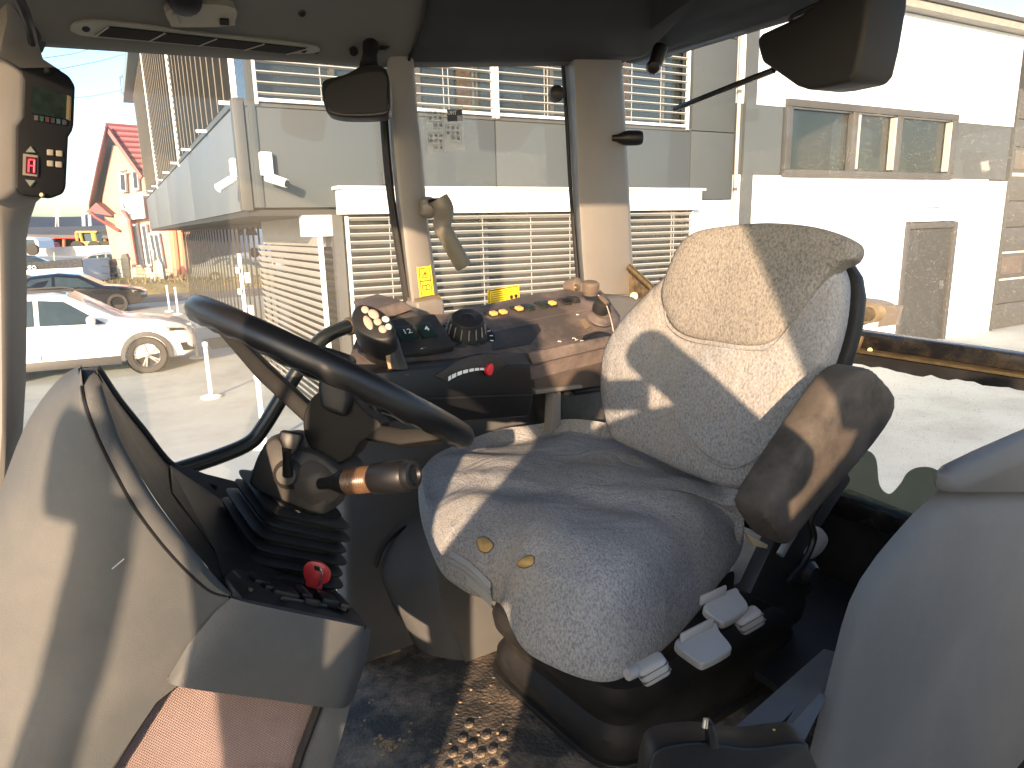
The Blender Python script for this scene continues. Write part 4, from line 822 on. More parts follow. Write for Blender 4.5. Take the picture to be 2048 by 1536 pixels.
# grab rail across the door window
rp = [PY(300, 955, 1.50), PY(360, 938, 1.50), PY(440, 912, 1.50), PY(500, 885, 1.50), PY(528, 852, 1.50), PY(560, 800, 1.50), PY(600, 735, 1.50), PY(632, 690, 1.50), PY(660, 668, 1.50), PY(700, 652, 1.52), PY(740, 645, 1.56)]
gr_ = thing('grab_rail', 'bent black tubular grab rail across the side window', 'rail', PY(500, 885, 1.5))
M().tube(cr(rp, 5, False), .0165, 14).build('rail_tube', rail_paint, gr_)
M().lathe(PY(694, 654, 1.517), PY(740, 645, 1.56)-PY(660, 668, 1.5), [(0, .018), (.004, .021), (.014, .021), (.016, .018)], 16).build('collar', brass, gr_)
# rear wiper motor cover and arm
wm = thing('wiper_motor', 'large dark wiper motor cover hanging at the top of the rear window', 'wiper', PX(1620, 100, 1.62))
co = [PX(*p, 1.60) for p in ((1511, 78), (1522, 66), (1600, 30), (1650, -15), (1740, -60), (1738, 0), (1724, 90), (1712, 145), (1700, 163), (1640, 176), (1612, 179), (1590, 172), (1545, 140), (1522, 125), (1516, 105))]
M().prism(co, (.13, -.02, .0)).build('cover', mat('brown black wiper cover', (.010, .009, .008), .65), wm, 40, .012, 3)
M().tube([PX(1548, 140, 1.66), PX(1350, 218, 1.74)], .0085, 6).build('wiper_arm', rail_paint, wm)
M().tube(cr([PX(1580, 44, 1.62), PX(1590, 30, 1.62), PX(1640, 8, 1.62), PX(1680, 2, 1.62)], 5, False), .006, 8).build('cable', blackc, wm)
M().lathe(PX(1735, 60, 1.69), V((1, 0, 0)), [(0, .02), (.03, .026), (.05, .022), (.055, .008)], 14).build('spindle_nut', panel_dk, wm)
# interior mirror
im = thing('interior_mirror', 'black rear-view mirror hanging before the middle pillar', 'mirror', W(710, 180, 1.55))
mo = cr([W(*p, 1.52) for p in ((642, 175), (650, 158), (690, 147), (718, 132), (740, 128), (765, 132), (776, 150), (780, 190), (778, 222), (760, 232), (700, 234), (660, 228), (648, 212))], 4)
M().prism(mo, fw*.035).build('mirror_body', blackc, im, 40, .006, 3)
M().prism(cr([W(*p, 1.516) for p in ((652, 178), (690, 155), (765, 145), (772, 190), (768, 222), (665, 222))], 4), fw*.003).build('bezel', mat('mirror back plastic', (.02, .02, .022), .3), im, 40)
M().tube([W(742, 92, 1.60), W(740, 112, 1.58), W(738, 135, 1.54)], [.02, .016, .022], 10).build('stem', blackc, im)
M().prism([W(684, 87, 1.62), W(780, 92, 1.62), W(770, 100, 1.62), W(700, 98, 1.62)], ZZ*.008+fw*.02).build('base_plate', blackc, im, 0)
M().cyl(W(705, 96, 1.61), W(708, 104, 1.6), .01, .01, 10).build('screw', blackc, im)

# left fender console beside the photographer
fc = thing('fender_console', 'big smooth grey left fender console with a rounded ledge, at the lower right', 'console', PY(1850, 1300, .42))
yl = .40
def fp_(px, py, y=yl): return PY(px, py, y)
oc = [(2420, 985), (1885, 986), (1868, 1000), (1830, 1035), (1790, 1080), (1755, 1122), (1722, 1170), (1700, 1215), (1684, 1265), (1668, 1330), (1650, 1400), (1632, 1470), (1615, 1540), (1600, 1620), (1590, 1720), (2420, 1720)]
front = [fp_(*p) for p in oc]
cen = fp_(2100, 1350)
rings = []
for k, (ins, dy, dx) in enumerate(((.10, -.018, 0), (.045, -.012, 0), (.018, -.004, 0), (0, .008, .012), (.01, .03, .06), (.02, .13, .30))):
    rings.append([p + (cen-p)*ins + V((dx, dy, -dy*.9 if dy > .02 else 0)) for p in front])
fcm = M().loft(rings).build('body', fender_grey, fc, 60)
cap = [(1878, 984), (1875, 968), (1878, 950), (1894, 934), (1960, 902), (2048, 863), (2200, 800), (2420, 760), (2420, 984)]
capp = [fp_(*p, yl-.015) for p in cap]; cc = fp_(2150, 930, yl-.015); rings = []
for ins, dy, dx, dz in ((.08, -.01, 0, 0), (.03, -.006, 0, 0), (0, .006, .01, -.002), (.0, .05, .11, -.035), (.02, .13, .30, -.108)): rings.append([p+(cc-p)*ins+V((dx, dy, dz)) for p in capp])
M().loft(rings).build('ledge', fender_grey, fc, 60)
# rear tyres of the tractor, outside
for y, nm in ((1.95, 'right'), (-.28, 'left')):
    tl = M(); o_ = V((1.7, y, .85))
    tl.lathe(o_, Y3, [(-.25, .45), (-.25, .74), (-.2, .82), (0, .85), (.2, .82), (.25, .74), (.25, .45)], 48)
    t_ = P3('rear_tyre', tl, rubber)
# sun visor side mirror outside front left (casts the diagonal shadows)
# ================================================================ DASHBOARD COWL
dash = thing('dashboard_cowl', 'large grey dashboard cowl with black instrument well and pink carpeted kick panel', 'dashboard', (.08, .95, FLOOR))
YD = .80
# side panel of the cowl: front contour to rim, bulged
L_ = [(160, 738), (130, 754), (105, 774), (74, 812), (42, 870), (2, 975), (-35, 1070), (-80, 1200), (-110, 1380), (-130, 1560), (-140, 1700)]
Rr = [(187, 735), (203, 800), (228, 882), (272, 982), (333, 1083), (402, 1162), (466, 1197), (470, 1240), (400, 1290), (333, 1362), (210, 1545)]
Rr = [(162, 739), (168, 782), (179, 825), (203, 885), (233, 945), (271, 1013), (325, 1086), (380, 1146), (424, 1182), (457, 1193), (470, 1230), (470, 1290), (440, 1350), (345, 1368), (222, 1540), (120, 1700)]
Ls = cr([V((x, y, 0)) for x, y in L_], 4, False); Rs = cr([V((x, y, 0)) for x, y in Rr], 4, False)
def samp(c, t):
    f_ = t*(len(c)-1); i = min(int(f_), len(c)-2); return lerp(c[i], c[i+1], f_-i)
rws = []
NT = 26
for j in range(NT+1):
    t = j/NT; a = samp(Ls, t); b = samp(Rs, t); row = []
    for i in range(11):
        u = i/10; p = lerp(a, b, u)
        y = YD + .10*(1-u)**3.0 + .025*(1-min(1, t*6)) + .0*u
        row.append(PY(p.x, p.y, y))
    row.insert(0, row[0]+V((.01, .16, -.02))); row.insert(0, row[0]+V((.02, .22, -.06)))
    rws.append(row)
P_ = M().grid(rws); P_.build('side_panel', grey_trim, dash, 70)
# rim strip beyond the seam
rim_i = [(163, 738), (169, 782), (180, 825), (204, 885), (234, 945), (272, 1013), (326, 1086), (381, 1146), (424, 1182), (458, 1192)]
rim_o = [(186, 732), (201, 765), (218, 817), (239, 874), (262, 920), (300, 984), (338, 1038), (390, 1104), (432, 1156), (462, 1186)]
ri = cr([PY(x, y, YD-.001+(.05 if i == 0 else .012 if i == 1 else 0)) for i, (x, y) in enumerate(rim_i)], 5, False); ro = cr([PY(x, y, YD+.004+(.05 if i == 0 else .012 if i == 1 else 0)) for i, (x, y) in enumerate(rim_o)], 5, False); ro2 = [p+V((.001, .05, -.008)) for p in ro]
M().grid([[a+V((-.002, .02, 0)) for a in ri], ri, [lerp(a, b, .5)+V((0, -.005, 0)) for a, b in zip(ri, ro)], ro, ro2]).build('rim_strip', grey_trim, dash, 60)
M().tube([p+V((-.0018, .0005, 0)) for p in ri], .0017, 6).build('seam', blackc, dash)
# black instrument well behind the rim
far = cr([PY(*p, 1.22) for p in ((193, 737), (235, 800), (285, 862), (340, 930), (390, 950), (470, 980))], 5, False)
near = cr([PY(*p, YD+.03) for p in ((187, 738), (218, 820), (255, 908), (315, 1005), (385, 1098), (458, 1186))], 5, False)
rws = [[lerp(a, b, u)+V((.006*math.sin(u*math.pi), 0, -.02*math.sin(u*math.pi))) for u in [k/8 for k in range(9)]] for a, b in zip(near, far)]
M().grid(rws).build('instrument_well', black, dash, 60)
M().tube([p+V((0, -.004, .003)) for p in far], .006, 8).build('well_edge', black, dash)
# right-hand part of the hood (outside view from the far side)
M().prism([V((-.06, .95, FLOOR)), V((.15, .95, FLOOR)), V((.15, .95, 2.08)), V((.05, .95, 2.28)), V((-.02, .95, 2.3))], (0, .22, 0)).build('core', black, dash, 0, .02)
# upper shelf with raised square pad
shelf = [PY(340, 930, 1.2), PY(345, 985, 1.02), PY(430, 1100, .92), PY(455, 1185, YD+.02), PY(640, 1130, 1.05), PY(560, 985, 1.2), PY(440, 968, 1.22)]
M().prism(shelf, (0, 0, -.02)).build('shelf', black, dash, 0)
sp_ = M().prism([W(*p, 1.16) for p in ((374, 950), (440, 976), (436, 1000), (370, 975))], ZZ*.006+fw*-.006).build('shelf_pad', blackc, dash, 30, .002)
M().prism([W(*p, 1.153) for p in ((378, 954), (436, 977), (433, 996), (376, 973))], ZZ*.004+fw*-.004).build('pad_inset', black, sp_, 0)
# switch plate under the column
pl0 = [PY(452, 1150, YD+.015), PY(475, 1185, YD), PY(495, 1200, YD), PY(700, 1243, YD), PY(737, 1250, YD), PY(715, 1222, .87), PY(660, 1172, 1.0), PY(600, 1155, 1.02), PY(470, 1130, .92)]
spn = V((.545, 0, .839))
M().prism([p for p in pl0], spn*-.012).build('switch_plate', black, dash, 40, .004)
for px, py, w_, h_ in ((515, 1168, .03, .02), (562, 1190, .045, .022), (600, 1192, .02, .026), (650, 1205, .035, .022), (676, 1210, .022, .03), (540, 1185, .03, .008), (620, 1212, .03, .006)):
    c = PP(px, py, PY(600, 1215, YD), spn)+spn*.004; u_ = V((.839, 0, -.545)); M().box(c, (w_*.8, h_*1.4, .012), (u_, Y3, spn)).build('rocker_switch', blackc, dash, 30, .003)
for a, b in (((465, 1150), (500, 1185)), ((560, 1200), (650, 1216)), ((630, 1195), (690, 1225))): M().tube([PP(*a, PY(600, 1215, YD), spn)+spn*.003, PP(*b, PY(600, 1215, YD), spn)+spn*.003], .0025, 6).build('plate_rib', col_pl, dash)
# lower cover: blue grey box under the plate
top = [PY(462, 1196, YD-.003), PY(505, 1208, YD-.008), PY(600, 1228, YD-.008), PY(700, 1248, YD-.006), PY(734, 1256, YD+.006), PY(742, 1262, YD+.05)]
mid = [PY(432, 1222, YD-.003), PY(480, 1275, YD-.016), PY(600, 1305, YD-.018), PY(690, 1325, YD-.014), PY(722, 1326, YD+.004), PY(732, 1324, YD+.05)]
mi2 = [PY(376, 1290, YD-.003), PY(420, 1320, YD-.020), PY(580, 1350, YD-.020), PY(680, 1368, YD-.014), PY(708, 1368, YD+.004), PY(718, 1364, YD+.05)]
bot = [PY(333, 1361, YD-.003), PY(372, 1376, YD-.022), PY(560, 1402, YD-.020), PY(668, 1417, YD-.014), PY(694, 1413, YD+.004), PY(705, 1405, YD+.05)]
rws = [[p+V((0, .02, 0)) for p in top], top, mid, mi2, bot, [p+V((0, .06, .008)) for p in bot]]
M().grid([cr(r, 4, False) for r in rws]).build('lower_cover', grey_trim, dash, 60)
# kick panel in pink carpet, with black welt and grey end strip
carpet = mat('pink brown woven carpet', (.36, .265, .245), .98, var=.1, vs=14, bump=.0, spec=.1)
N = carpet.node_tree.nodes; Lk = carpet.node_tree.links; pb = N['Principled BSDF']; src = pb.inputs['Base Color'].links[0].from_socket
tcn = N.new('ShaderNodeTexCoord'); wv = []
for ang in (38, -42):
    mp = N.new('ShaderNodeMapping'); mp.inputs['Rotation'].default_value = (0, R(ang), 0); Lk.new(tcn.outputs['Object'], mp.inputs['Vector'])
    w_ = N.new('ShaderNodeTexWave'); w_.inputs['Scale'].default_value = 125; w_.inputs['Distortion'].default_value = 1.2; w_.inputs['Detail'].default_value = 2; Lk.new(mp.outputs[0], w_.inputs['Vector']); wv.append(w_)
mm_ = N.new('ShaderNodeMath'); mm_.operation = 'MULTIPLY'; Lk.new(wv[0].outputs['Fac'], mm_.inputs[0]); Lk.new(wv[1].outputs['Fac'], mm_.inputs[1])
rmp = N.new('ShaderNodeMapRange'); rmp.inputs['To Min'].default_value = .62; rmp.inputs['To Max'].default_value = 1.15; Lk.new(mm_.outputs[0], rmp.inputs['Value'])
mxc = N.new('ShaderNodeMix'); mxc.data_type = 'RGBA'; mxc.blend_type = 'MULTIPLY'; mxc.inputs['Factor'].default_value = 1; Lk.new(src, mxc.inputs['A']); Lk.new(rmp.outputs[0], mxc.inputs['B']); Lk.new(mxc.outputs['Result'], pb.inputs['Base Color'])
bmp = N.new('ShaderNodeBump'); bmp.inputs['Strength'].default_value = .8; bmp.inputs['Distance'].default_value = .002; Lk.new(mm_.outputs[0], bmp.inputs['Height']); Lk.new(bmp.outputs[0], pb.inputs['Normal'])
M().prism([PY(*p, YD+.02) for p in ((320, 1340), (640, 1395), (632, 1430), (585, 1560), (540, 1700), (80, 1700), (200, 1545))], (0, .06, 0)).build('kick_panel', carpet, dash, 0)
M().tube([PY(638, 1408, YD+.014), PY(600, 1510, YD+.014), PY(560, 1640, YD+.014)], .006, 8).build('welt', rubber, dash)
M().tube([PY(332, 1363, YD+.004), PY(222, 1540, YD+.004), PY(140, 1680, YD+.004)], .0035, 8).build('welt', rubber, dash)
M().prism([PY(*p, YD+.014) for p in ((642, 1400), (706, 1400), (690, 1460), (662, 1560), (640, 1700), (560, 1700), (600, 1530))], (0, .06, 0)).build('end_strip', fender_grey, dash, 40, .004)
# scratches on the cowl
M().tube([PY(224, 1138, YD+.0005), PY(248, 1118, YD+.0005)], .0008, 4).build('scratch', white_pl, dash)

# ignition key
key = thing('ignition_key', 'red plastic ignition key with a steel ring standing in the switch plate', 'key', W(632, 1170, .98))
kd = .985
kp = cr([W(*p, kd) for p in ((607, 1150), (608, 1132), (622, 1123), (645, 1128), (659, 1145), (656, 1164), (642, 1170), (640, 1180), (612, 1172), (612, 1164))], 4)
M().prism(kp, fw*.007).build('bow', red_pl, key, 40, .0015)
M().prism(cr([W(*p, kd-.0004) for p in ((629, 1131), (641, 1136), (640, 1142), (630, 1140))], 3), fw*.0078).build('eyelet', blackc, key, 0)
M().tube(cr([W(*p, kd-.003) for p in ((640, 1137), (645, 1150), (640, 1165), (636, 1173))], 4, False), .0013, 6).build('ring', steel, key)
M().cyl(W(625, 1176, kd+.004), W(622, 1190, kd+.008), .014, .016, 14).build('barrel', blackc, key)

# ================================================================ STEERING COLUMN
stc = thing('steering_column', 'black steering wheel on a dusty column with ribbed rubber gaiter and combination stalk', 'steering wheel', W(600, 1010, 1.06))
nW = V((.548, 0, .836)); cW = W(672, 752, 1.06)
def wob(t, q):
    inner = max(0, math.cos(q-math.pi*1.25)); return .0185 + .0022*inner*math.sin(t*26)
rimw = M().torus(cW, nW, .212, .0185, 128, 14, wob).build('wheel_rim', wheel_pl, stc, 60)
hub = W(676, 858, 1.06)
def spoke(end, root, w0, w1, th, bend=.012):
    d = (end-root).normalized(); sd_ = d.cross(nW).normalized(); nn = sd_.cross(d)
    M().loft([[root+sd_*(sx*w0)+nn*(sz*th) for sx, sz in ((-1, -1), (1, -1), (1, 1), (-1, 1))], [lerp(root, end, .5)+sd_*(sx*(w0+w1)/2)+nn*(sz*th)-nW*bend for sx, sz in ((-1, -1), (1, -1), (1, 1), (-1, 1))], [end+sd_*(sx*w1)+nn*(sz*th*.7) for sx, sz in ((-1, -1), (1, -1), (1, 1), (-1, 1))]]).build('spoke', mat('worn spoke plastic', (.012, .011, .010), .6, var=.2, vs=12, spec=.15), stc, 40, .004)
inp = [cW + (W(*p, d)-cW - nW*((W(*p, d)-cW).dot(nW))).normalized()*.205 for p, d in (((420, 640), 1.1), ((935, 860), 1.02))]
spoke(inp[0]-nW*.006, W(632, 838, 1.06), .026, .018, .012, .004)
spoke(inp[1]-nW*.004, W(726, 862, 1.055), .020, .016, .012, .010)
tow = nW.cross(inp[1]-cW).normalized()
if tow.y < 0: tow = -tow
spoke(cW+tow*.205-nW*.006, hub+nW*.02, .026, .020, .010)
a_ = nW.cross(V((0, 1, 0))).normalized(); b_ = nW.cross(a_)
M().prism(cr([W(*p, 1.03) for p in ((612, 815), (634, 786), (668, 778), (702, 792), (735, 826), (762, 846), (756, 866), (722, 884), (704, 912), (672, 928), (640, 918), (614, 884), (606, 850))], 3), fw*.075).build('hub', mat('worn spoke plastic', (.012, .011, .010)), stc, 60, .016, 4)
hb_ = M().prism([W(*p, 1.012) for p in ((640, 690), (702, 712), (700, 800), (690, 836), (640, 818), (634, 780))], fw*.045).build('hub_block', black, stc, 40, .008, 3)
M().prism([W(*p, 1.08) for p in ((700, 800), (745, 812), (752, 822), (750, 832), (700, 828))], fw*.02).build('horn_pad', blackc, stc, 40, .005, 3)

# column shroud
sh0 = [(548, 870), (590, 890), (640, 905), (686, 940), (684, 965), (655, 1015), (640, 1030), (580, 1010), (505, 975), (503, 945), (520, 900)]
so = cr([W(*p, 1.02) for p in sh0], 4)
cS = V((0, 0, 0))
for p in so: cS += p
cS /= len(so); rings = []
for ins, dd in ((.14, -.010), (.05, -.006), (0, .006), (-.03, .06), (0, .12), (.1, .15)): rings.append([p+(cS-p)*ins+fw*dd for p in so])
M().loft(rings).build('column_shroud', col_pl, stc, 60)
M().lathe(W(578, 948, 1.012), -fw, [(-.01, .024), (.004, .022), (.010, .016), (.014, .014)], 18).build('lever_boss', col_pl, stc)
M().lathe(W(638, 965, 1.012), -fw+rt*.25, [(-.01, .036), (.0, .034), (.004, .026), (.010, .018), (.013, .010)], 24).build('stalk_boss', col_pl, stc)
# tilt lever (small T-shaped)
tl = M().tube([W(576, 950, 1.0), W(574, 915, .985), W(575, 895, .98)], [.008, .006, .008], 10).build('tilt_lever', blackc, stc)
M().prism([W(*p, .978) for p in ((554, 876), (560, 860), (600, 866), (604, 876), (594, 900), (584, 912), (570, 910))], fw*.014).build('lever_grip', blackc, tl, 40, .004, 3)
# combination stalk
s0_, s1_ = W(640, 968, 1.0), W(825, 950, .93)
d_ = (s1_-s0_); Ls_ = d_.length; d_.normalize()
M().lathe(s0_, d_, [(0, .008), (.02, .009), (.03, .013), (.045, .018), (.05, .018)], 18).build('stalk', blackc, stc)
band = [(.050, .0175)]
for k in range(14): band += [(.052+k*.003, .0190), (.0535+k*.003, .0182)]
M().lathe(s0_, d_, band+[(.095, .0185)], 20).build('stalk_grip', mat('bronze brown ribbed grip', (.10, .055, .03), .35, var=.2, vs=40), stc)
M().lathe(s0_, d_, [(.095, .0185), (.098, .021), (.125, .0225), (Ls_-.012, .0225), (Ls_-.008, .020), (Ls_-.006, .0205), (Ls_+.002, .019), (Ls_+.003, .014), (Ls_-.001, .012)], 24).build('stalk_knob', blackc, stc)
# gaiter: stacked rounded-rectangular folds along the column
ax_g = (W(610, 985, 1.08)-W(545, 1130, 1.08)).normalized(); g0 = W(535, 1130, 1.10); g1 = W(592, 985, 1.08)
gxa = V((1, 0, 0)); gxa = (gxa-ax_g*gxa.dot(ax_g)).normalized(); gya = ax_g.cross(gxa); rings = []
def rrect(c, hx, hy, p=4, n=36):
    out = []
    for k in range(n):
        t = 2*math.pi*k/n; ct, st = math.cos(t), math.sin(t)
        out.append(c + gxa*(hx*math.copysign(abs(ct)**(2/p), ct)) + gya*(hy*math.copysign(abs(st)**(2/p), st)))
    return out
NF = 7
for i in range(NF):
    u = i/NF; c = lerp(g0, g1, u); c2 = lerp(g0, g1, u+.55/NF); c3 = lerp(g0, g1, u+.8/NF)
    w_ = .090 - .024*u; h_ = .108-.022*u; o_ = gxa*(.004*(i % 2))
    rings += [rrect(c, w_*.80, h_*.84, 7), rrect(lerp(c, c2, .55)+o_, w_*1.0, h_*1.0, 7), rrect(lerp(c, c2, .8)+o_, w_*1.01, h_*1.01, 7), rrect(c2, w_*.97, h_*.98, 7), rrect(c3, w_*.80, h_*.84, 7)]
rings.append(rrect(g1, .06, .08))
M().loft(rings).build('gaiter', rubber, stc, 28)
# dust spot at the shroud foot
M().prism(cr([W(*p, 1.005) for p in ((560, 1010), (590, 1018), (600, 1026), (575, 1022))], 3), fw*.004).build('chipped_edge', mat('ochre fleck', (.33, .235, .13)), stc, 0)

# ================================================================ DRIVER SEAT
seat = thing('driver_seat', 'worn driver seat in mottled grey cloth with head pad, folded armrest and torn cushion', 'seat', (.85, 1.0, FLOOR))
tb = math.tan(R(13)); nb = V((-1, 0, tb)).normalized(); pb0 = V((1.10, 1, 2.08))
def pb_(px, py, off=0): return PP(px, py, pb0+nb*off, nb)
def fn_b(q, x): return .006*math.sin(q.y*21+q.z*9)*(1-x*x) + .004*math.sin(q.z*34+q.y*7)*(1-x*x)
ob_ = [pb_(*p) for p in ((1228, 868), (1214, 815), (1210, 760), (1218, 698), (1250, 645), (1300, 592), (1350, 545), (1400, 505), (1500, 485), (1600, 485), (1662, 505), (1684, 540), (1690, 580), (1682, 650), (1662, 720), (1640, 770), (1600, 850), (1560, 905), (1520, 960), (1476, 978), (1400, 955), (1310, 915), (1250, 888))]
bk = pillow(ob_, nb, .040, .055, 3, 10, 4.0, fn_b).build('backrest', fabric, seat, 70)
op = [pb_(*p, .035) for p in ((1325, 592), (1338, 540), (1362, 490), (1395, 464), (1450, 453), (1540, 446), (1630, 454), (1700, 476), (1718, 494), (1712, 516), (1686, 528), (1652, 556), (1610, 612), (1572, 662), (1535, 688), (1490, 693), (1430, 684), (1375, 672), (1342, 645))]
hp_ = pillow(op, nb, .018, .055, 4, 10, 3.6).build('head_pad', fabric_pad, bk, 70)
# piping round the lower lumbar panel
lp = [pb_(*p, .043) for p in ((1330, 610), (1336, 650), (1372, 678), (1440, 692), (1510, 700), (1548, 690), (1590, 640))]
M().tube(cr([p for p in lp], 5, False), .0015, 6).build('piping', fabric, bk)
lw_ = [pb_(*p, .040) for p in ((1365, 850), (1392, 895), (1430, 925), (1470, 935), (1515, 915))]
M().tube(cr(lw_, 5, False), .003, 6).build('piping', fabric, bk)
# back shell
M().prism([p - nb*.055 for p in ob_[5:17]], nb*-.03).build('back_shell', black, seat, 40, .01)
# cushion
cpx = [(1092, 880, 2.05), (1160, 876, 2.06), (1240, 884, 2.06), (1360, 932, 2.06), (1470, 990, 2.06), (1488, 1050, 2.02), (1482, 1110, 1.95), (1440, 1165, 1.93), (1385, 1232, 1.91), (1325, 1300, 1.90), (1262, 1342, 1.90), (1200, 1354, 1.90), (1130, 1342, 1.90), (1060, 1302, 1.91), (1024, 1255, 1.93), (1000, 1205, 1.95), (950, 1180, 1.955), (910, 1163, 1.955), (878, 1140, 1.96), (852, 1075, 1.985), (838, 1020, 2.0), (842, 980, 2.01), (880, 940, 2.02), (960, 908, 2.035), (1030, 890, 2.045)]
co_ = [PZ(x, y, z) for x, y, z in cpx]
out = cr(co_, 4); c0 = V((0, 0, 0))
for p in out: c0 += p
c0 /= len(out)
def zt(p): return 2.085 - .02*max(0, (.72-p.x)/.2) + .006*math.sin(p.x*23+p.y*11) + .005*math.sin(p.y*31-p.x*13) + .004*math.sin(p.x*47+p.y*29)
rings = []
for x, dz in ((.12, 0), (.3, 0), (.48, 0), (.63, -.001), (.75, -.005), (.84, -.013), (.91, -.026)):
    r_ = []
    for i, p in enumerate(out):
        q = c0+(p-c0)*x; q.z = zt(q)+dz; e = V(p); k = max(0, (x-.6)/.4)
        q.z = q.z*(1-k*.35) + max(e.z+.04, q.z-.06)*(k*.35); r_.append(q)
    rings.append(r_)
for x, dz in ((.965, .066), (.995, .035), (1.0, .008), (.992, -.012), (.93, -.022), (.7, -.02)):
    r_ = []
    for i, p in enumerate(out):
        q = c0+(p-c0)*x; q.z = p.z+dz+.004*math.sin(i*.55); r_.append(q)
    rings.append(r_)
cush = M().loft(rings).build('cushion', fabric, seat, 75, sub=1); cut = bvh(cush)
# torn holes showing foam
for cx, cy, rx, ry, an in ((970, 1090, 16, 15, .2), (1054, 1124, 17, 11, -.25)):
    pts = [hit(cut, cx+rx*math.cos(2*math.pi*k/14)*(1+.14*math.sin(6*math.pi*k/14+cx)), cy+ry*math.sin(2*math.pi*k/14)+an*rx*math.cos(2*math.pi*k/14), .0012)[0] for k in range(14)]
    c, up_ = hit(cut, cx, cy, .002)
    fo = M(); fo.loft([[p+up_*.001 for p in pts], [lerp(p, c, .15)+up_*.005 for p in pts], [lerp(p, c, .5)+up_*.007 for p in pts], [lerp(p, c, .8)+up_*.0075 for p in pts]]); rim_ = M(); rim_.tube(pts+pts[:1], .0016, 5).build('frayed_edge', mat('dark frayed thread', (.10, .085, .06), .95), cush)
    fo.build('torn_hole', foam, seat, 60)
# pale plastic strips under the cushion front edge
ga = cr([hit(cut, *p, .003)[0] for p in ((902, 1100), (930, 1116), (960, 1140), (984, 1164))], 4, False)
gb = [p+V((-.002, -.004, -.028)) for p in ga]
fs_ = M().grid([ga, [lerp(a, b, .35)+V((-.006, -.006, .002)) for a, b in zip(ga, gb)], [lerp(a, b, .5)+V((-.002, -.002, 0)) for a, b in zip(ga, gb)], [lerp(a, b, .65)+V((-.006, -.006, 0)) for a, b in zip(ga, gb)], gb, [p+V((.0, .0, -.02)) for p in gb], [p+V((.02, .02, -.035)) for p in gb]])
fs_.build('edge_strip', strip_pl, seat, 30)
# folded armrest: thick, soft, running up and back
YA = .615
ar = M(); top_ = []; 
sec = [((1492, 1020), (1540, 1092), .80), ((1500, 990), (1556, 1068), .83), ((1556, 905), (1622, 990), .93), ((1610, 822), (1690, 918), 1.04), ((1656, 755), (1746, 848), 1.13), ((1684, 732), (1762, 815), 1.17), ((1710, 726), (1756, 775), 1.20)]
rings = []
for (ax_, ay_), (bx_, by_), _ in sec:
    pa, pb2 = PY(ax_, ay_, YA), PY(bx_, by_, YA)      # upper-left and lower-right edges as seen
    c = lerp(pa, pb2, .5); h = (pb2-pa); hl = h.length/2; hd_ = h.normalized()
    ring = []
    for k in range(20):
        t = 2*math.pi*k/20; ct, st = math.cos(t), math.sin(t); p_ = 5.0
        ring.append(c + hd_*(hl*math.copysign(abs(ct)**(2/p_), ct)) + Y3*(.036*math.copysign(abs(st)**(2/p_), st)))
    rings.append(ring)
arm = M().loft(rings).build('armrest', arm_cloth, seat, 70, sub=1)
M().prism([PY(*p, YA-.052) for p in ((1494, 1068), (1536, 1090), (1534, 1097), (1508, 1092))], (0, .006, 0)).build('torn_edge', mat('dirty foam', (.2, .15, .085), .9), arm, 0)
# armrest bracket and side linkage
M().prism([PY(*p, .66) for p in ((1560, 1060), (1690, 930), (1705, 960), (1640, 1060), (1630, 1180), (1580, 1230), (1500, 1190))], (0, .03, 0)).build('side_bracket', black, seat, 30, .006)
M().tube(cr([PY(*p, .64) for p in ((1560, 1110), (1590, 1060), (1630, 1000))], 4, False), .007, 8).build('strut', mat('grey steel strut', (.30, .31, .31), .4, .6), seat)
M().tube(cr([PY(*p, .63) for p in ((1640, 1010), (1622, 1040), (1628, 1075), (1610, 1120), (1575, 1165))], 4, False), .006, 8).build('cable', blackc, seat)
M().prism(cr([PY(*p, .65) for p in ((1640, 1055), (1658, 1078), (1645, 1105), (1622, 1120), (1618, 1108), (1632, 1085))], 3), (0, .025, 0)).build('recline_lever', white_pl, seat, 40, .004)
M().lathe(PY(1600, 1140, .66), -Y3, [(0, .022), (.02, .024), (.03, .016)], 16).build('pivot_knob', blackc, seat)
# pan and suspension
sfr = V((.80, .98, 0))
M().prism([V((.72, .86, 1.85)), V((1.10, .80, 1.85)), V((1.12, 1.20, 1.85)), V((.74, 1.18, 1.85))], (0, 0, .07)).build('seat_pan', black, seat, 30, .01)
def oval(cx, cy, hx, hy, z, p=4.5, n=40):
    return [V((cx+hx*math.copysign(abs(math.cos(2*math.pi*k/n))**(2/p), math.cos(2*math.pi*k/n)), cy+hy*math.copysign(abs(math.sin(2*math.pi*k/n))**(2/p), math.sin(2*math.pi*k/n)), z)) for k in range(n)]
rings = []
cx, cy = 1.19, 1.12
for z, s in ((1.515, .98), (1.545, 1.0), (1.575, .99), (1.60, .93), (1.63, .93), (1.655, .99), (1.69, 1.0), (1.715, .97), (1.73, .90), (1.75, .89), (1.775, .96), (1.80, .965), (1.82, .93), (1.84, .86)):
    rings.append(oval(cx-(z-1.5)*.16, cy-(z-1.5)*.16, .345*s, .245*s, z, 7, 48))
M().loft(rings).build('suspension_gaiter', rubber, seat, 40)
M().prism(oval(cx, cy, .355, .255, FLOOR, 7), (0, 0, .018)).build('base_plate', black, seat, 30, .004)
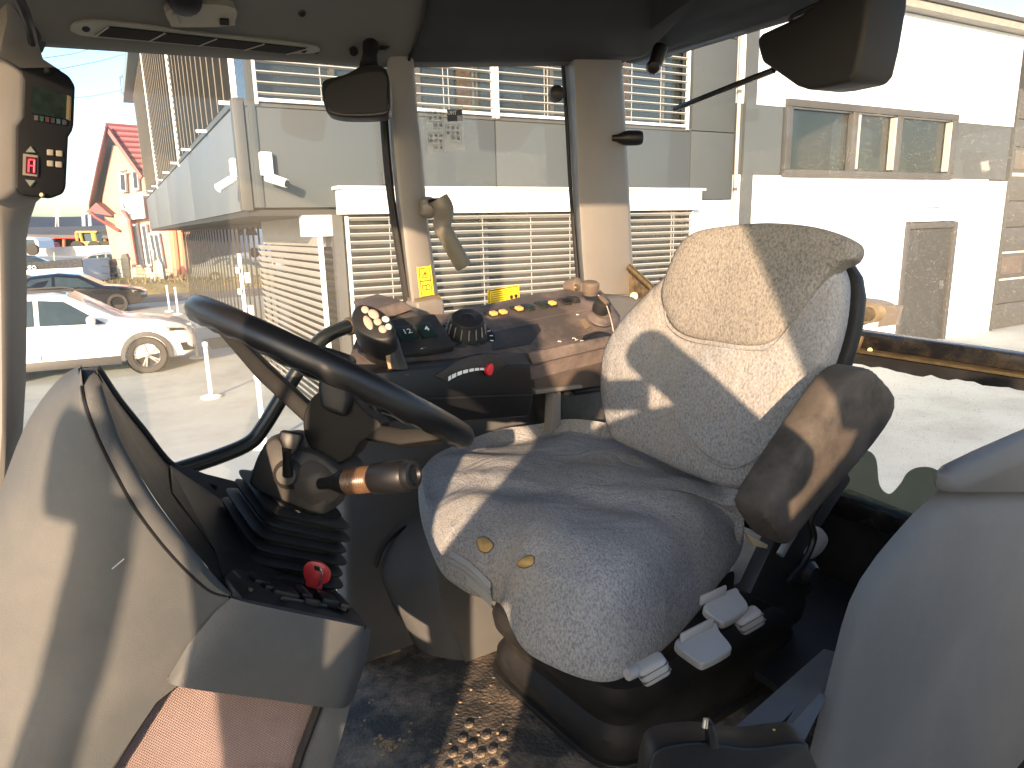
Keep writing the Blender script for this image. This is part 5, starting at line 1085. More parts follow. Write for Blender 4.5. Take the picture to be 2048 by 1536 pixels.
# control paddles and knobs
def paddle(pts, y0, label):
    tp = [W(*p[:2], p[2]) for p in pts]
    return M().prism(cr(tp, 3), ZZ*-.014+fw*.006).build('paddle', white_pl, seat, 40, .004, 3)
p1 = paddle([(1408, 1210, 1.05), (1425, 1195, 1.06), (1470, 1174, 1.09), (1480, 1185, 1.085), (1495, 1206, 1.07), (1492, 1220, 1.06), (1455, 1243, 1.035), (1440, 1242, 1.03), (1412, 1222, 1.04)], 0, '')
p2 = paddle([(1352, 1280, .99), (1372, 1268, 1.0), (1426, 1242, 1.03), (1440, 1262, 1.02), (1462, 1290, 1.0), (1458, 1302, .99), (1415, 1325, .965), (1398, 1324, .96), (1356, 1294, .975)], 0, '')
M().box(lerp(W(1440, 1190, 1.07), W(1412, 1205, 1.05), .5)+ZZ*.006, (.06, .008, .016), ((W(1475, 1180, 1.085)-W(1412, 1208, 1.045)).normalized(), fw, ZZ)).build('paddle_lip', white_pl, seat, 30, .003)
M().box(lerp(W(1428, 1248, 1.025), W(1358, 1284, .985), .5)+ZZ*.004, (.07, .008, .016), ((W(1428, 1248, 1.025)-W(1358, 1284, .985)).normalized(), fw, ZZ)).build('paddle_lip', white_pl, seat, 30, .003)
for (px, py, d) in ((1498, 1240, 1.07), (1305, 1338, .93)):
    ka = (rt0*.86+ZZ*.42+fw*.2).normalized(); kb2 = (ZZ-ka*ka.z).normalized(); kc2 = ka.cross(kb2)
    k = M().box(W(px, py, d), (.042, .030, .026), (ka, kb2, kc2)).build('knob', white_pl, seat, 40, .008, 3)
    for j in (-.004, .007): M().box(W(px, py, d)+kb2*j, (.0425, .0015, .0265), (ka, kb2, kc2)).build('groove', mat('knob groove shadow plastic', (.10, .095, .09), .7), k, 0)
M().tube([W(1255, 1350, .915), W(1322, 1318, .955)], .008, 10).build('adjust_rod', white_pl, seat)

# lower moulded box at the right of the seat
lb = thing('tool_box', 'low grey moulded plastic box beside the seat base, by the side trim', 'box', W(890, 1200, 1.55))
rings = []
def frect(x0, x1, y0, y1, ch, z):
    return cr([V((x0+ch*.3, y0+ch, z)), V((x0+ch, y0+.01, z)), V((x0+ch*1.6, y0, z)), V((x1, y0, z)), V((x1, y1, z)), V((x0+.05, y1, z)), V((x0, y1-.04, z)), V((x0, (y0+y1)/2, z)), V((x0+.004, y0+ch*1.5, z))], 3)
for z, x0, y0, ch in ((1.502, .745, 1.40, .07), (1.56, .725, 1.395, .075), (1.64, .69, 1.40, .08), (1.71, .668, 1.41, .085), (1.77, .662, 1.425, .09), (1.82, .678, 1.445, .09), (1.86, .712, 1.47, .08), (1.885, .765, 1.50, .06), (1.895, .84, 1.53, .04)):
    rings.append(frect(x0, 1.32, y0, 1.715, ch, z))
M().loft(rings).build('moulding', fender_grey, lb, 60)
M().tube(cr([PY(*p, 1.545) for p in ((752, 1135), (768, 1095), (798, 1063), (840, 1034))], 5, False), .004, 8).build('seam', blackc, lb)
lbt = bvh(bpy.data.objects[lb.children[0].name])
M().prism([hit(lbt, *p, .001)[0] for p in ((774, 1236), (781, 1240), (791, 1276), (785, 1278))], fw*.004).build('slot', blackc, lb, 0)

# buckle box and belt at the bottom
bk_ = thing('buckle_box', 'black plastic buckle box with a steel pin at the bottom edge', 'buckle', W(1430, 1500, .75))
M().prism(cr([W(*p, .76) for p in ((1290, 1580), (1298, 1530), (1318, 1498), (1400, 1484), (1500, 1496), (1596, 1486), (1620, 1502), (1615, 1590), (1290, 1640))], 4), fw*.05).build('body', blackc, bk_, 50, .006)
M().prism([W(*p, .75) for p in ((1416, 1450), (1430, 1450), (1442, 1500), (1420, 1500))], fw*.02).build('tongue', blackc, bk_, 30, .003)
M().cyl(W(1410, 1455, .745), W(1412, 1438, .745), .0035, .003, 10).build('pin', steel, bk_)
sb = thing('seat_belt', 'dark grey belt strap with a small yellow tag, beside the left console', 'belt', W(1560, 1420, .85))
M().prism([W(1650, 1300, 1.0), W(1690, 1310, .98), W(1540, 1470, .8), W(1475, 1455, .82)], fw*.004).build('strap', mat('grey belt webbing', (.085, .085, .09), .8, bump=.4, bs=800), sb, 0)
M().prism([W(1640, 1340, .94), W(1680, 1340, .92), W(1600, 1500, .78), W(1556, 1480, .79)], fw*.004).build('strap', mat('grey belt webbing', (.085, .085, .09)), sb, 0)
M().prism([W(1538, 1476, .785), W(1548, 1460, .79), W(1562, 1462, .79), W(1552, 1480, .782)], fw*.003).build('yellow_tag', yellow_st, sb, 0)

# ================================================================ CONTROL CONSOLE
con = thing('control_console', 'long dusty control console with switches, dials and black quadrant box on the right side', 'console', (.9, 1.4, 2.2))
YC0 = 1.26
# main sloping top: loft along X, rolled over at its rear end
rowsC = []
for px0, py0, px1, py1, px2, py2, px3, py3 in ((690, 742, 700, 712, 722, 660, 780, 632), (760, 742, 768, 712, 790, 650, 832, 630), (860, 742, 870, 712, 880, 645, 890, 628), (960, 742, 975, 705, 960, 632, 960, 612), (1055, 740, 1070, 702, 1050, 612, 1045, 593), (1130, 720, 1145, 694, 1135, 600, 1120, 580), (1196, 705, 1205, 682, 1200, 596, 1178, 574), (1214, 700, 1222, 676, 1220, 602, 1196, 576), (1228, 692, 1234, 664, 1234, 624, 1212, 590)):
    rowsC.append([PY(px0, py0, YC0+.04)+V((0, .01, -.03)), PY(px0, py0, YC0+.04), PY(px1, py1, YC0+.08), lerp(PY(px1, py1, YC0+.08), PY(px2, py2, YC0+.28), .5)+V((0, 0, .004)), PY(px2, py2, YC0+.28), PY(px3, py3, YC0+.36), PY(px3, py3, YC0+.36)+V((0, .03, -.1))])
l0 = rowsC[-1]; rowsC.append([p+V((.012, 0, -.012)) for p in l0]); rowsC.append([p+V((.016, 0, -.10)) for p in l0])
body = M().grid(rowsC).build('top_panel', cons_pl, con, 50); CT = bvh(body)
# front skirt under the top (dusty brown board)
M().prism([PY(*p, YC0+.05) for p in ((1062, 728), (1225, 692), (1222, 770), (1072, 790))], (0, .05, 0)).build('side_board', mat('dust-brown board', (.085, .06, .045), .7, var=.3, vs=12, dirt=(.03, .027, .024), dirt_s=9, dirt_amt=.6), con, 30, .004)
M().prism([PY(*p, YC0+.035) for p in ((1070, 780), (1165, 770), (1165, 777), (1072, 789))], (0, .03, 0)).build('bracket_plate', pillar_grey, con, 30, .002)
M().prism([PY(*p, YC0+.06) for p in ((1106, 785), (1122, 783), (1122, 850), (1102, 866))], (0, .03, 0)).build('bracket_leg', pillar_grey, con, 30, .002)
M().prism([PY(*p, YC0+.035) for p in ((1058, 706), (1220, 672), (1226, 692), (1066, 730))], (0, .012, 0)).build('side_rail', cons_pl, con, 30, .003)
def ct(px, py, lift=.002): return hit(CT, px, py, lift)
def cprism(pts, th, lift=.002):
    return M().prism([ct(x, y, lift)[0] for x, y in pts], ct(*pts[0])[1]*th)
for rp_ in (((985, 657), (1020, 650), (1060, 642), (1110, 632), (1170, 622)), ((1090, 690), (1130, 679), (1180, 666))):
    M().tube([ct(*p, .001)[0] for p in rp_], .0022, 6).build('ridge', cons_pl, con)
cprism(((985, 666), (1030, 656), (1075, 648), (1082, 662), (1060, 690), (985, 702)), .0015, .0012).build('tray', cons_dk, con, 0)
# rocker switches in housings
sw = [(984, 631, orange_key), (1003, 628, orange_key), (1035, 621, orange_key), (1056, 617, green_key), (1083, 612, green_key), (1101, 610, orange_key), (1130, 605, blackc), (1147, 601, cons_dk)]
n_ = ct(1050, 622)[1]; u_ = (ct(1100, 620)[0]-ct(985, 640)[0]).normalized(); u_ = (u_-n_*u_.dot(n_)).normalized(); v_ = n_.cross(u_)
for i, (px, py, mm_) in enumerate(sw):
    p, _ = ct(px, py, .002)
    hs = M().box(p+v_*.003, (.024, .040, .008), (u_, v_, n_)).build('switch_housing', cons_dk, con, 30, .002)
    M().box(p-v_*.006+n_*.006, (.018, .018, .010), (u_, v_, n_)).build('switch_cap', mm_, hs, 30, .002)
# big dial knob
kp, kn = ct(932, 690, .0); kn2 = (kn+V((-.1, -.35, .1))).normalized()
kb = PY(932, 668, 1.42)
kn2 = V((-.15, -.45, .88)).normalized()
dk = M().lathe(kb-kn2*.03, kn2, [(0, .074), (.012, .076), (.020, .072), (.022, .045)], 40).build('dial_ring', blackc, con, 40)
kk = M().lathe(kb-kn2*.01, kn2, [(0, .052), (.022, .050), (.026, .046), (.050, .041), (.057, .037), (.059, .019), (.057, .017), (.057, .0)], 36).build('dial_knob', black, con, 40)
a1 = kn2.cross(V((1, 0, 0))).normalized(); a2 = kn2.cross(a1)
for k in range(16):
    t = 2*math.pi*k/16; dr_ = a1*math.cos(t)+a2*math.sin(t); M().tube([kb+kn2*.014+dr_*.0475, kb+kn2*.040+dr_*.0425], .0015, 4).build('grip_line', mat('grey grip line', (.25, .24, .22), .5), kk, 0)
for k in range(20):
    t = 2*math.pi*k/20; dr_ = a1*math.cos(t)+a2*math.sin(t); M().box(kb-kn2*.009+dr_*.063, (.002, .008 if k % 5 else .012, .001), (kn2.cross(dr_), dr_, kn2)).build('dial_mark', white_ink, dk, 0)
# small switches left of the dial on a raised plate
pt = PY(835, 672, 1.38); nP = V((-.1, -.5, .85)).normalized(); uP = V((1, -.1, .02)); uP = (uP-nP*uP.dot(nP)).normalized(); vP = nP.cross(uP)
sp2 = M().box(pt, (.13, .12, .02), (uP, vP, nP)).build('switch_plate', cons_dk, con, 30, .006)
for dx, lab in ((-.026, 'R'), (.02, 'F')):
    s_ = M().box(pt+uP*dx+nP*.012, (.036, .05, .008), (uP, vP, nP)).build('rocker_switch', green_key, con, 30, .002)
    text('switch_symbol', {'R': '12', 'F': '4'}[lab], .022, pt+uP*dx+nP*.0175, uP, vP, white_ink, s_)
# row of small spool levers behind the quadrant
for i, px in enumerate((848, 880, 915, 948, 985)):
    c = PY(px, 704, 1.36); M().prism([c+V((0, 0, -.01)), c+V((.03, 0, -.012)), c+V((.034, .01, .006)), c+V((.022, .012, .018)), c+V((.006, .012, .014))], (0, .010, .002)).build('spool_lever', mat('slate lever %d' % (i % 2), ((.016, .021, .026), (.010, .020, .017))[i % 2], .4), con, 30, .003)
text('console_symbol', 'OFF', .014, PY(850, 700, 1.33), X3, ZZ, white_ink, con)
# rear knobs
kr = PY(1180, 580, 1.47)
rk = M().lathe(kr-ZZ*.012, V((-.1, -.2, 1)), [(0, .020), (.008, .022), (.012, .024), (.030, .024), (.036, .019), (.038, .008)], 20).build('ribbed_knob', mat('dusty knob plastic', (.12, .09, .07), .6), con, 30)
for k in range(14):
    t = 2*math.pi*k/14; d3 = V((math.cos(t), math.sin(t), 0)); M().box(kr+d3*.0245+ZZ*.008, (.004, .004, .022), (d3, ZZ.cross(d3), ZZ)).build('rib', mat('dusty knob plastic', (.2, .15, .11)), rk, 0)
k2 = PY(1200, 622, 1.40)
M().lathe(k2-V((0, 0, .02)), V((-.1, -.5, .85)), [(0, .036), (.006, .034), (.012, .024), (.016, .022)], 24).build('knob_collar', cons_pl, con, 40)
M().lathe(k2, V((-.1, -.5, .85)), [(0, .022), (.010, .024), (.030, .022), (.034, .016)], 20).build('rotary_knob', black, con, 40)
M().box(k2+V((-.1, -.5, .85)).normalized()*.036, (.012, .034, .012), (X3, V((0, .86, .5)), V((0, -.5, .86)))).build('knob_bar', mat('dusty knob plastic', (.2, .15, .11)), con, 30, .003)
M().prism(cr([PY(*p, 1.325) for p in ((1182, 674), (1212, 664), (1226, 672), (1222, 684), (1184, 690))], 3), (0, .03, 0)).build('side_socket', blackc, con, 40, .004)
M().tube(cr([PY(1196, 590, 1.40), PY(1210, 604, 1.38), PY(1222, 640, 1.33), PY(1228, 672, 1.31), PY(1226, 690, 1.30)], 5, False), .0016, 6).build('thin_cord', mat('pale cord', (.45, .36, .28), .6), con)
for s_, px, py in (('2', 1149, 682), ('^', 1155, 634), ('~', 1162, 685), ('*', 1120, 688)): text('console_symbol', s_, .022, ct(px, py, .006)[0], u_, v_, white_ink, con)
cprism(((1160, 643), (1168, 641), (1180, 656), (1170, 660)), .004, .002).build('beige_slider', mat('beige slider', (.2, .15, .1), .5), con, 0)
# quadrant box (black, near)
qb = M().prism([PY(690, 752, 1.24), PY(880, 733, 1.24), PY(1062, 731, 1.24), PY(1068, 790, 1.24), PY(1060, 833, 1.24), PY(930, 843, 1.24), PY(780, 845, 1.24), PY(700, 830, 1.24)], (0, .10, 0)).build('quadrant_box', blackc, con, 30, .006)
M().prism([PY(690, 752, 1.245), PY(880, 731, 1.245), PY(1060, 729, 1.245), PY(1052, 706, 1.32), PY(960, 706, 1.34), PY(820, 722, 1.34), PY(700, 722, 1.34)], (0, 0, -.006)).build('quadrant_top', black, con, 30, .002)
M().tube([PY(775, 800, 1.238), PY(1066, 790, 1.238)], .0025, 6).build('box_crease', black, qb)
arc = [(885, 752), (905, 740), (930, 730), (955, 724), (980, 722), (1003, 738)]
M().prism([PY(*p, 1.236) for p in ((868, 752), (892, 738), (915, 722), (945, 712), (975, 708), (1000, 712), (1020, 728), (1008, 736), (990, 746), (970, 738), (940, 740), (915, 750), (897, 764))], (0, .006, 0)).build('arc_plate', cons_dk, qb, 40, .0015)
for i in range(9):
    t = i/9; q0 = samp(cr([V((x, y, 0)) for x, y in ((897, 758), (918, 747), (945, 740), (968, 738), (985, 740))], 5, False), t); q1 = samp(cr([V((x, y, 0)) for x, y in ((897, 758), (918, 747), (945, 740), (968, 738), (985, 740))], 5, False), min(1, t+.085))
    wdt = 4.2-t*3.0; M().prism([PY(q0.x, q0.y-wdt, 1.2345), PY(q1.x, q1.y-wdt, 1.2345), PY(q1.x, q1.y+wdt, 1.2345), PY(q0.x, q0.y+wdt, 1.2345)], (0, .002, 0)).build('scale_mark', white_ink, qb, 0)
M().prism(cr([PY(*p, 1.226) for p in ((973, 742), (978, 732), (985, 727), (988, 735), (985, 748), (979, 751))], 3), (0, .012, 0)).build('red_pointer', mat('bright red pointer', (.65, .03, .04), .35), con, 40, .002)
M().prism(cr([PY(*p, 1.28) for p in ((868, 742), (885, 728), (908, 728), (905, 740), (880, 748))], 3), (0, .02, .006)).build('thumb_pad', black, con, 40, .003)
M().prism([PY(*p, 1.30) for p in ((960, 712), (1000, 722), (1005, 718), (965, 708))], (0, .01, 0)).build('lever_blade', blackc, con, 0)
# black relay box under the console
rb = thing('relay_box', 'scuffed black box with a lid fixed under the console beside the seat', 'box', PY(1165, 830, 1.42))
M().prism([PY(*p, 1.40) for p in ((1120, 786), (1205, 776), (1215, 880), (1175, 888), (1128, 868))], (0, .12, 0)).build('body', mat('scuffed black box', (.035, .035, .033), .6, var=.2, vs=9, dirt=(.14, .12, .1), dirt_s=12, dirt_amt=.5), rb, 30, .006)
M().prism([PY(*p, 1.393) for p in ((1150, 782), (1207, 774), (1208, 782), (1152, 791))], (0, .12, 0)).build('lid', black, rb, 30, .002)
# brown box and rounded lump at the pillar foot
tb_ = thing('storage_box', 'small brown-black storage box at the foot of the middle pillar', 'box', PY(790, 630, 1.5))
M().prism([PY(*p, 1.48) for p in ((770, 640), (832, 622), (848, 640), (850, 660), (796, 690), (772, 672))], (-.02, .12, .02)).build('body', col_pl, tb_, 40, .008, 3)
M().prism([PY(*p, 1.475) for p in ((752, 618), (806, 601), (832, 618), (772, 640))], (-.01, .12, .01)).build('lid', cons_pl, tb_, 40, .006)
jk = thing('coupling_cap', 'round dusty brown cap on the ledge left of the rear pillar', 'cap', PY(1150, 573, 1.62))
M().lathe(PY(1150, 573, 1.62), V((.3, -1, .1)), [(-.03, .02), (-.01, .026), (.01, .027), (.02, .018), (.022, .006)], 18).build('cap', mat('dusty knob plastic', (.2, .15, .11)), jk)
M().lathe(PY(1152, 575, 1.595), V((.3, -1, .1)), [(0, .010), (.006, .008)], 10).build('bolt', brass, jk)

# ================================================================ GEAR LEVER
gl = thing('gear_lever', 'black joystick gear lever with seven cream oval buttons on its slanted head', 'gear lever', PY(800, 745, 1.28))
hn = (CAM-W(745, 650, 1.45)).normalized()*.55 + V((-.25, -.2, .75)); hn.normalize()
hc = W(748, 650, 1.40)
hpx = [(703, 640), (706, 622), (718, 611), (735, 611), (758, 620), (778, 636), (790, 655), (790, 672), (778, 682), (755, 683), (732, 674), (714, 660)]
ho = cr([PP(x, y, hc, hn) for x, y in hpx], 4); hcen = V((0, 0, 0))
for p in ho: hcen += p
hcen /= len(ho); rings = []
stem_dir = (W(775, 720, 1.44)-hcen).normalized()
for ins, dn in ((.12, .003), (.03, .001), (0, -.006), (.0, -.02), (.05, -.04), (.25, -.06), (.62, -.075)): rings.append([p+(hcen-p)*ins+hn*dn*1.0+ZZ*dn*.45 for p in ho])
M().loft(rings).build('head', black, gl, 55)
for px, py, rx, ry, an in ((731, 622, 8, 7, .3), (748, 631, 12, 8.5, .55), (737, 648, 8, 15, -.5), (756, 646, 8.5, 7, .3), (772, 641, 8, 6, .2), (766, 661, 8.5, 7.5, .3), (778, 656, 7, 6, .3)):
    pts = []
    for k in range(16):
        t = 2*math.pi*k/16; x = rx*math.cos(t); y = ry*math.sin(t); pts.append(PP(px+x*math.cos(an)-y*math.sin(an), py+x*math.sin(an)+y*math.cos(an), hc, hn)+hn*.001)
    cc_ = V((0, 0, 0))
    for p in pts: cc_ += p
    cc_ /= 16
    M().loft([pts, [p+hn*.004 for p in pts], [cc_+(p-cc_)*.8+hn*.006 for p in pts], [cc_+(p-cc_)*.3+hn*.0066 for p in pts]]).build('button', white_key if px < 770 else mat('grey blue button', (.36, .42, .42), .4), gl, 50)
stt = [W(770, 668, 1.44), W(782, 690, 1.43), W(795, 722, 1.42), W(806, 752, 1.41)]
M().loft([[p+rt*(w_*sx)+fw*(.022*sz) for sx, sz in ((-1, -.6), (0, -1), (1, -.6), (1, .6), (0, 1), (-1, .6))] for p, w_ in zip(stt, (.022, .018, .015, .017))]).build('stem', col_pl, gl, 50, .004)
M().prism([W(*p, 1.405) for p in ((760, 682), (784, 692), (796, 735), (797, 750), (778, 748), (770, 712))], fw*.02).build('skirt', lever_cloth, gl, 40, .004)
rings = []
for k in range(8):
    p = PY(738-k*.5, 728-k*3.6, 1.36); rr = .05-.004*k
    rings += [[p+V((math.cos(2*math.pi*j/20)*rr, math.sin(2*math.pi*j/20)*rr, 0)) for j in range(20)], [p+V((math.cos(2*math.pi*j/20)*rr*.86, math.sin(2*math.pi*j/20)*rr*.86, .005)) for j in range(20)]]
M().loft(rings).build('boot', rubber, gl, 30)

# ================================================================ PILLAR MONITOR
mn = thing('pillar_monitor', 'black tractor monitor with green display and red digit, fixed to the front pillar', 'monitor', W(90, 260, 1.08))
md_ = 1.10
def mw(px, py, d=md_): return W(px, py, d + (px-90)*.0005)
mo = [mw(*p) for p in ((36, 136), (110, 134), (138, 152), (150, 172), (147, 250), (144, 262), (136, 275), (131, 375), (126, 388), (100, 398), (45, 392), (30, 376), (32, 250), (44, 232), (46, 160))]
mb = M().prism(mo, ray(146, 250)*.055).build('housing', mon_black, mn, 40, .004, 3)
M().prism([mw(*p, md_-.001) for p in ((4, 110), (38, 140), (46, 150), (44, 236), (30, 254), (30, 380), (4, 400), (-40, 400), (-40, 110))], fw*.06).build('side_cover', pillar_grey, mn, 40, .006)
M().prism([mw(*p, md_-.003) for p in ((63, 172), (134, 190), (132, 238), (62, 226))], fw*.004).build('display', mat('dark green display', (.006, .010, .008), .2, var=.4, vs=60), mn, 0)
M().prism([mw(*p, md_-.003) for p in ((134, 190), (140, 192), (138, 240), (132, 238))], fw*.004).build('display_frame', brass, mn, 0)
for i, c in enumerate(((.05, .045, .04), (.012, .032, .02), (.035, .012, .012), (.015, .015, .015), (.016, .035, .045), (.02, .02, .024))):
    x = 68+i*11.2; M().prism([mw(x, 230+i*1.8, md_-.003), mw(x+8, 231+i*1.8, md_-.003), mw(x+8, 241+i*1.8, md_-.003), mw(x, 240+i*1.8, md_-.003)], fw*.003).build('key', mat('monitor key %d' % i, c, .4), mn, 0)
for x, y in ((93, 298), (111, 300), (93, 320), (110, 322)): M().prism([mw(x, y, md_-.003), mw(x+13, y+1, md_-.003), mw(x+13, y+13, md_-.003), mw(x, y+12, md_-.003)], fw*.003).build('key', mat('beige monitor key', (.17, .15, .115), .5), mn, 30, .001)
M().prism([mw(*p, md_-.003) for p in ((61, 292), (71, 305), (51, 304))], fw*.003).build('arrow_key', mat('grey green key', (.11, .12, .10), .5), mn, 0)
M().prism([mw(*p, md_-.003) for p in ((50, 359), (70, 361), (60, 373))], fw*.003).build('arrow_key', mat('grey green key', (.2, .2, .2)), mn, 0)
lf = M().prism([mw(*p, md_-.003) for p in ((46, 307), (75, 311), (74, 353), (45, 350))], fw*.003).build('digit_frame', mat('beige digit frame', (.14, .12, .09), .5), mn, 0)
M().prism([mw(*p, md_-.004) for p in ((52, 313), (73, 315), (72, 349), (51, 346))], fw*.003).build('digit_window', mat('dark red window', (.05, .004, .004), .2), mn, 0)
red_led = glow('red lit digit', (1.0, .06, .09), .45)
for q in (((57, 344), (58, 319)), ((58, 319), (69, 320)), ((69, 320), (68, 345)), ((58, 331), (68, 332))): M().tube([mw(*q[0], md_-.0052), mw(*q[1], md_-.0052)], .0012, 5).build('digit_segment', red_led, mn, 0)
M().lathe(mw(84, 390, md_-.003), -fw, [(0, .004), (.002, .003)], 10).build('screw', brass, mn)
M().lathe(mw(95, 142, md_-.002), -fw, [(0, .005), (.003, .004)], 10).build('screw', blackc, mn)

# ================================================================ STICKERS
ws = thing('warning_sticker', 'upright yellow sticker with warning triangle and open book, on the middle pillar foot', 'sticker', PY(850, 565, 1.634))
yS = 1.6365
M().prism(cr([PY(*p, yS) for p in ((834, 538), (837, 535), (859, 532), (862, 534), (868, 586), (866, 589), (843, 593), (840, 591))], 2), (0, .001, 0)).build('sheet', yellow_st, ws, 0)
def ln(pts, w_=.0012, par=ws, y=yS-.0006, m=ink): M().tube([PY(*p, y) for p in pts], w_, 4).build('print_line', m, par, 0)
ln(((838, 538), (859, 535), (864, 586), (843, 590), (838, 538))); ln(((841, 563), (862, 560)))
ln(((850, 544), (844, 556), (857, 554), (850, 544)), .0014); ln(((850, 547), (850.6, 551.5)), .0014)
ln(((845, 571), (845.5, 581), (853, 579.5), (860, 579), (859.5, 570), (856, 569), (852.5, 571), (848.5, 570), (845, 571)), .0013); ln(((852.5, 571), (853, 579.5)), .0012)
w2 = thing('warning_sticker', 'wide yellow text sticker on the glass behind the console switches', 'sticker', PY(1007, 588, 1.69))
y2 = 1.693
M().prism([PY(*p, y2) for p in ((975, 580), (1038, 569), (1039, 592), (1040, 615), (977, 620))], (0, .001, 0)).build('sheet', yellow_st, w2, 0)
ln(((978, 612), (978, 582), (1036, 572), (1037, 600)), .0012, w2, y2-.0008)
for k in range(6): ln(((982, 586+k*4.2), (1034-(k % 3)*9, 577+k*4.2+(k % 3)*1.4)), .0007, w2, y2-.0008)
for x, y in ((1023, 594), (1032, 592)): M().lathe(PY(x, y, y2-.001), -Y3, [(0, .006), (.0006, .005)], 12).build('print_spot', ink, w2, 0)
gs = thing('window_sticker', 'pale pictogram sheet with a black logo square stuck on the side window', 'sticker', PY(887, 255, 1.692))
y3 = 1.694
clear_sheet = glass('translucent sticker film', dust=.32, dust_col=(.6, .6, .55))
M().prism([PY(*p, y3) for p in ((850, 212), (926, 211), (930, 300), (855, 307))], (0, .0008, 0)).build('sheet', clear_sheet, gs, 0)
M().prism([PY(*p, y3-.0006) for p in ((894, 219), (924, 219), (925, 242), (895, 243))], (0, .0006, 0)).build('logo_square', mat('slate logo print', (.03, .032, .035), .5), gs, 0)
text('logo_lettering', 'UFIT', .014, PY(904, 226, y3-.0012), PY(924, 219, y3)-PY(894, 219, y3), ZZ, white_ink, gs, .0003)
M().prism([PY(*p, y3-.0012) for p in ((914, 231), (923.5, 231), (924, 242), (915, 242))], (0, .0005, 0)).build('logo_picture', mat('pale logo print', (.32, .32, .36), .5), gs, 0)
pk = mat('grey fine print', (.09, .09, .085), .6, var=0)
for bx_, by_, nx, ny in ((857, 222, 3, 2), (868, 247, 2, 1), (858, 268, 3, 2), (869, 292, 2, 1), (892, 252, 3, 2), (903, 274, 2, 1)):
    for i in range(nx):
        for j in range(ny):
            x = bx_+i*10; y = by_+j*10.5
            M().torus(PY(x+4, y+3, y3-.0008), Y3, .0042, .0006, 12, 4).build('pictogram', pk, gs, 0)
            M().box(PY(x+4, y+3, y3-.0008), (.004, .0005, .002+.002*((i+j) % 2))).build('pictogram', pk, gs, 0)
    xe = bx_+nx*10; ye = by_+ny*10.5
    M().tube([PY(bx_-1, by_-3, y3-.0006), PY(xe, by_-3, y3-.0006), PY(xe, ye, y3-.0006), PY(bx_-1, ye, y3-.0006), PY(bx_-1, by_-3, y3-.0006)], .0004, 4).build('print_frame', pk, gs, 0)
# ================================================================ what stands in the sun behind and beside the camera
# unseen shadow casters: door frame and panel added to shade seat, plus grab post
SB = V((-.73/math.tan(SUN_AZ), -.73, .73/math.sin(SUN_AZ)*math.tan(SUN_EL)))      # moves both added blockers up-sun, clear of the view
P3('door_frame', M().prism([V(p)+SB for p in ((.31, -.02, 2.95), (.30, -.02, 3.24), (.62, -.02, 3.24), (.68, -.02, 2.46), (.505, -.02, 2.46))], (0, .04, 0)), pillar_grey, bevel=.004)  # unseen blocker, added to shade the right side of the backrest
P3('shade_panel', M().prism([V(p)+SB for p in ((.38, -.02, 1.3), (.38, -.02, 2.34), (.44, -.02, 2.37), (.53, -.02, 2.42), (.56, -.02, 2.455), (1.15, -.02, 2.46), (1.15, -.02, 1.3))], (0, .04, 0)), pillar_grey, bevel=.004)  # unseen blocker, added to keep sun off the fender console
P3('front_panel', M().prism([V((-.45, .2, 1.3)), V((-.45, 1.72, 1.3)), V((-.45, 1.72, 1.95)), V((-.45, .2, 1.95))], (.04, 0, 0)), pillar_grey)
P3('entry_post', M().tube([V((-.52, .1, 1.2)), V((-.485, .1, 2.50)), V((-.46, .12, 2.56))], .058, 12), rail_paint)
dm = thing('door_mirror', 'tractor door mirror on twin tubes ahead of the dashboard', 'mirror', (-1.02, -.3, 2.7))
M().prism(cr([V((-1.09, -.30, 2.69)), V((-1.015, -.30, 2.70)), V((-1.0, -.30, 2.77)), V((-1.03, -.30, 2.80)), V((-1.07, -.30, 2.78))], 3), (0, .03, 0)).build('mirror_head', blackc, dm, 40)
M().tube([V((-1.03, -.29, 2.70)), V((-1.13, -.28, 2.40))], .017, 8).build('mirror_arm', blackc, dm)
M().tube([V((-.99, -.29, 2.70)), V((-1.085, -.28, 2.40))], .012, 8).build('mirror_arm', blackc, dm)
M().tube([V((-.96, -.29, 2.82)), V((-1.03, -.29, 2.70))], .008, 8).build('mirror_arm', blackc, dm)
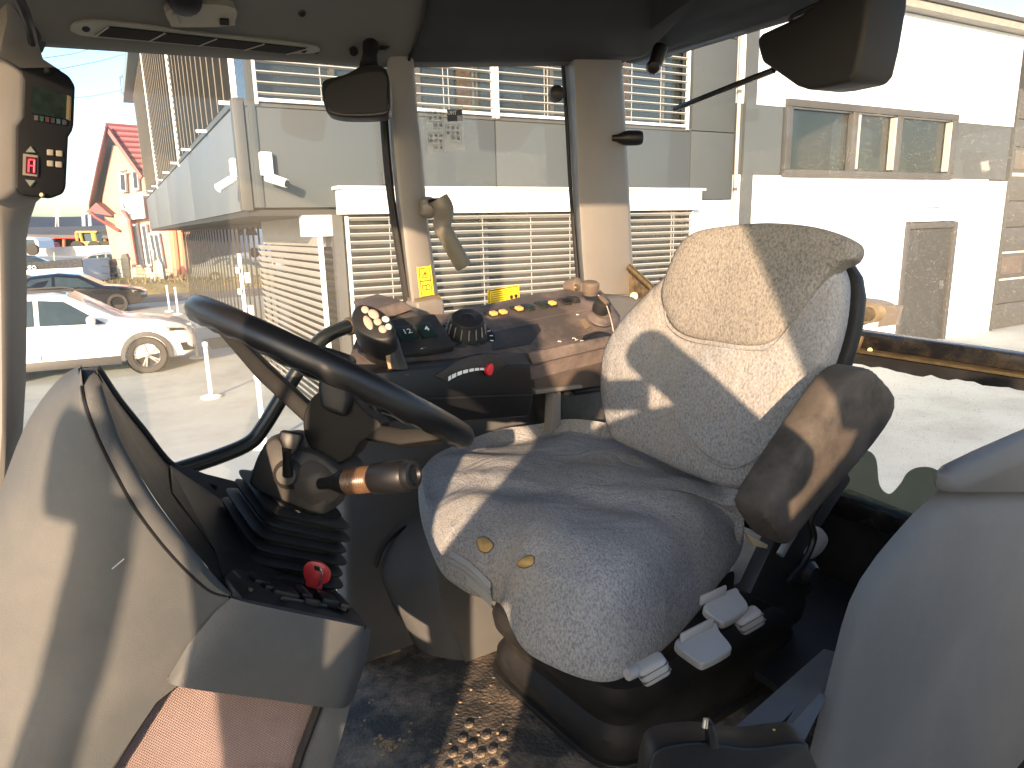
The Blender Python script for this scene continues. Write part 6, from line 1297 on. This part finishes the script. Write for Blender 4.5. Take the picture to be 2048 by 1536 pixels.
# the photographer on the step
per = thing('person', 'person in a dark jacket standing on the cab step holding up a small camera', 'person', (-.25, -.3, 1.2))
sk = [((-.20, -.32, 2.02), .20), ((-.20, -.29, 2.20), .20), ((-.20, -.27, 2.38), .20), ((-.36, -.25, 2.53), .07), ((-.50, -.235, 2.68), .065), ((-.58, -.225, 2.78), .095), ((-.625, -.22, 2.87), .105), ((-.64, -.22, 2.94), .08),
      ((-.46, -.17, 2.42), .075), ((-.53, -.06, 2.24), .085), ((-.32, -.06, 2.46), .055), ((-.20, -.08, 2.64), .055), ((-.15, -.08, 2.70), .06),
      ((-.04, -.27, 2.57), .10), ((.27, -.10, 2.45), .055), ((.12, -.08, 2.61), .05), ((.01, -.09, 2.70), .055), ((-.03, -.09, 2.74), .06),
      ((-.44, -.25, 1.90), .12), ((-.44, -.25, 1.62), .11), ((-.32, -.30, 1.28), .05), ((-.27, -.22, 1.23), .04),
      ((-.10, -.36, 1.90), .13), ((-.08, -.36, 1.62), .11), ((-.08, -.40, 1.28), .05), ((-.03, -.33, 1.23), .04)]
ed = [(0, 1), (1, 2), (2, 3), (3, 4), (4, 5), (5, 6), (6, 7), (2, 8), (8, 9), (9, 10), (10, 11), (11, 12), (2, 13), (13, 14), (14, 15), (15, 16), (16, 17), (0, 18), (18, 19), (19, 20), (20, 21), (0, 22), (22, 23), (23, 24), (24, 25)]
me = bpy.data.meshes.new('body'); me.from_pydata([V(p)-WL[per.name] for p, r in sk], ed, [])
bo = bpy.data.objects.new('body', me); COL.objects.link(bo); bo.parent = per; WL[bo.name] = WL[per.name]
md = bo.modifiers.new('skin', 'SKIN')
for i, (p, r) in enumerate(sk): me.skin_vertices[0].data[i].radius = (r, r)
me.skin_vertices[0].data[0].use_root = True
bo.modifiers.new('sub', 'SUBSURF').render_levels = 2
me.materials.append(mat('dark jacket cloth', (.03, .032, .04), .9, var=.2, vs=10))
vf_ = V((fw.x, fw.y, 0)).normalized()
M().box(V((0, 0, 2.61))-vf_*.05, (.11, .025, .07), (rt0, vf_, ZZ)).build('hand_camera', blackc, per, 30, .004)
stp = P3('entry_step', M().box((-.2, -.3, 1.17), (.5, .3, .04)), black)
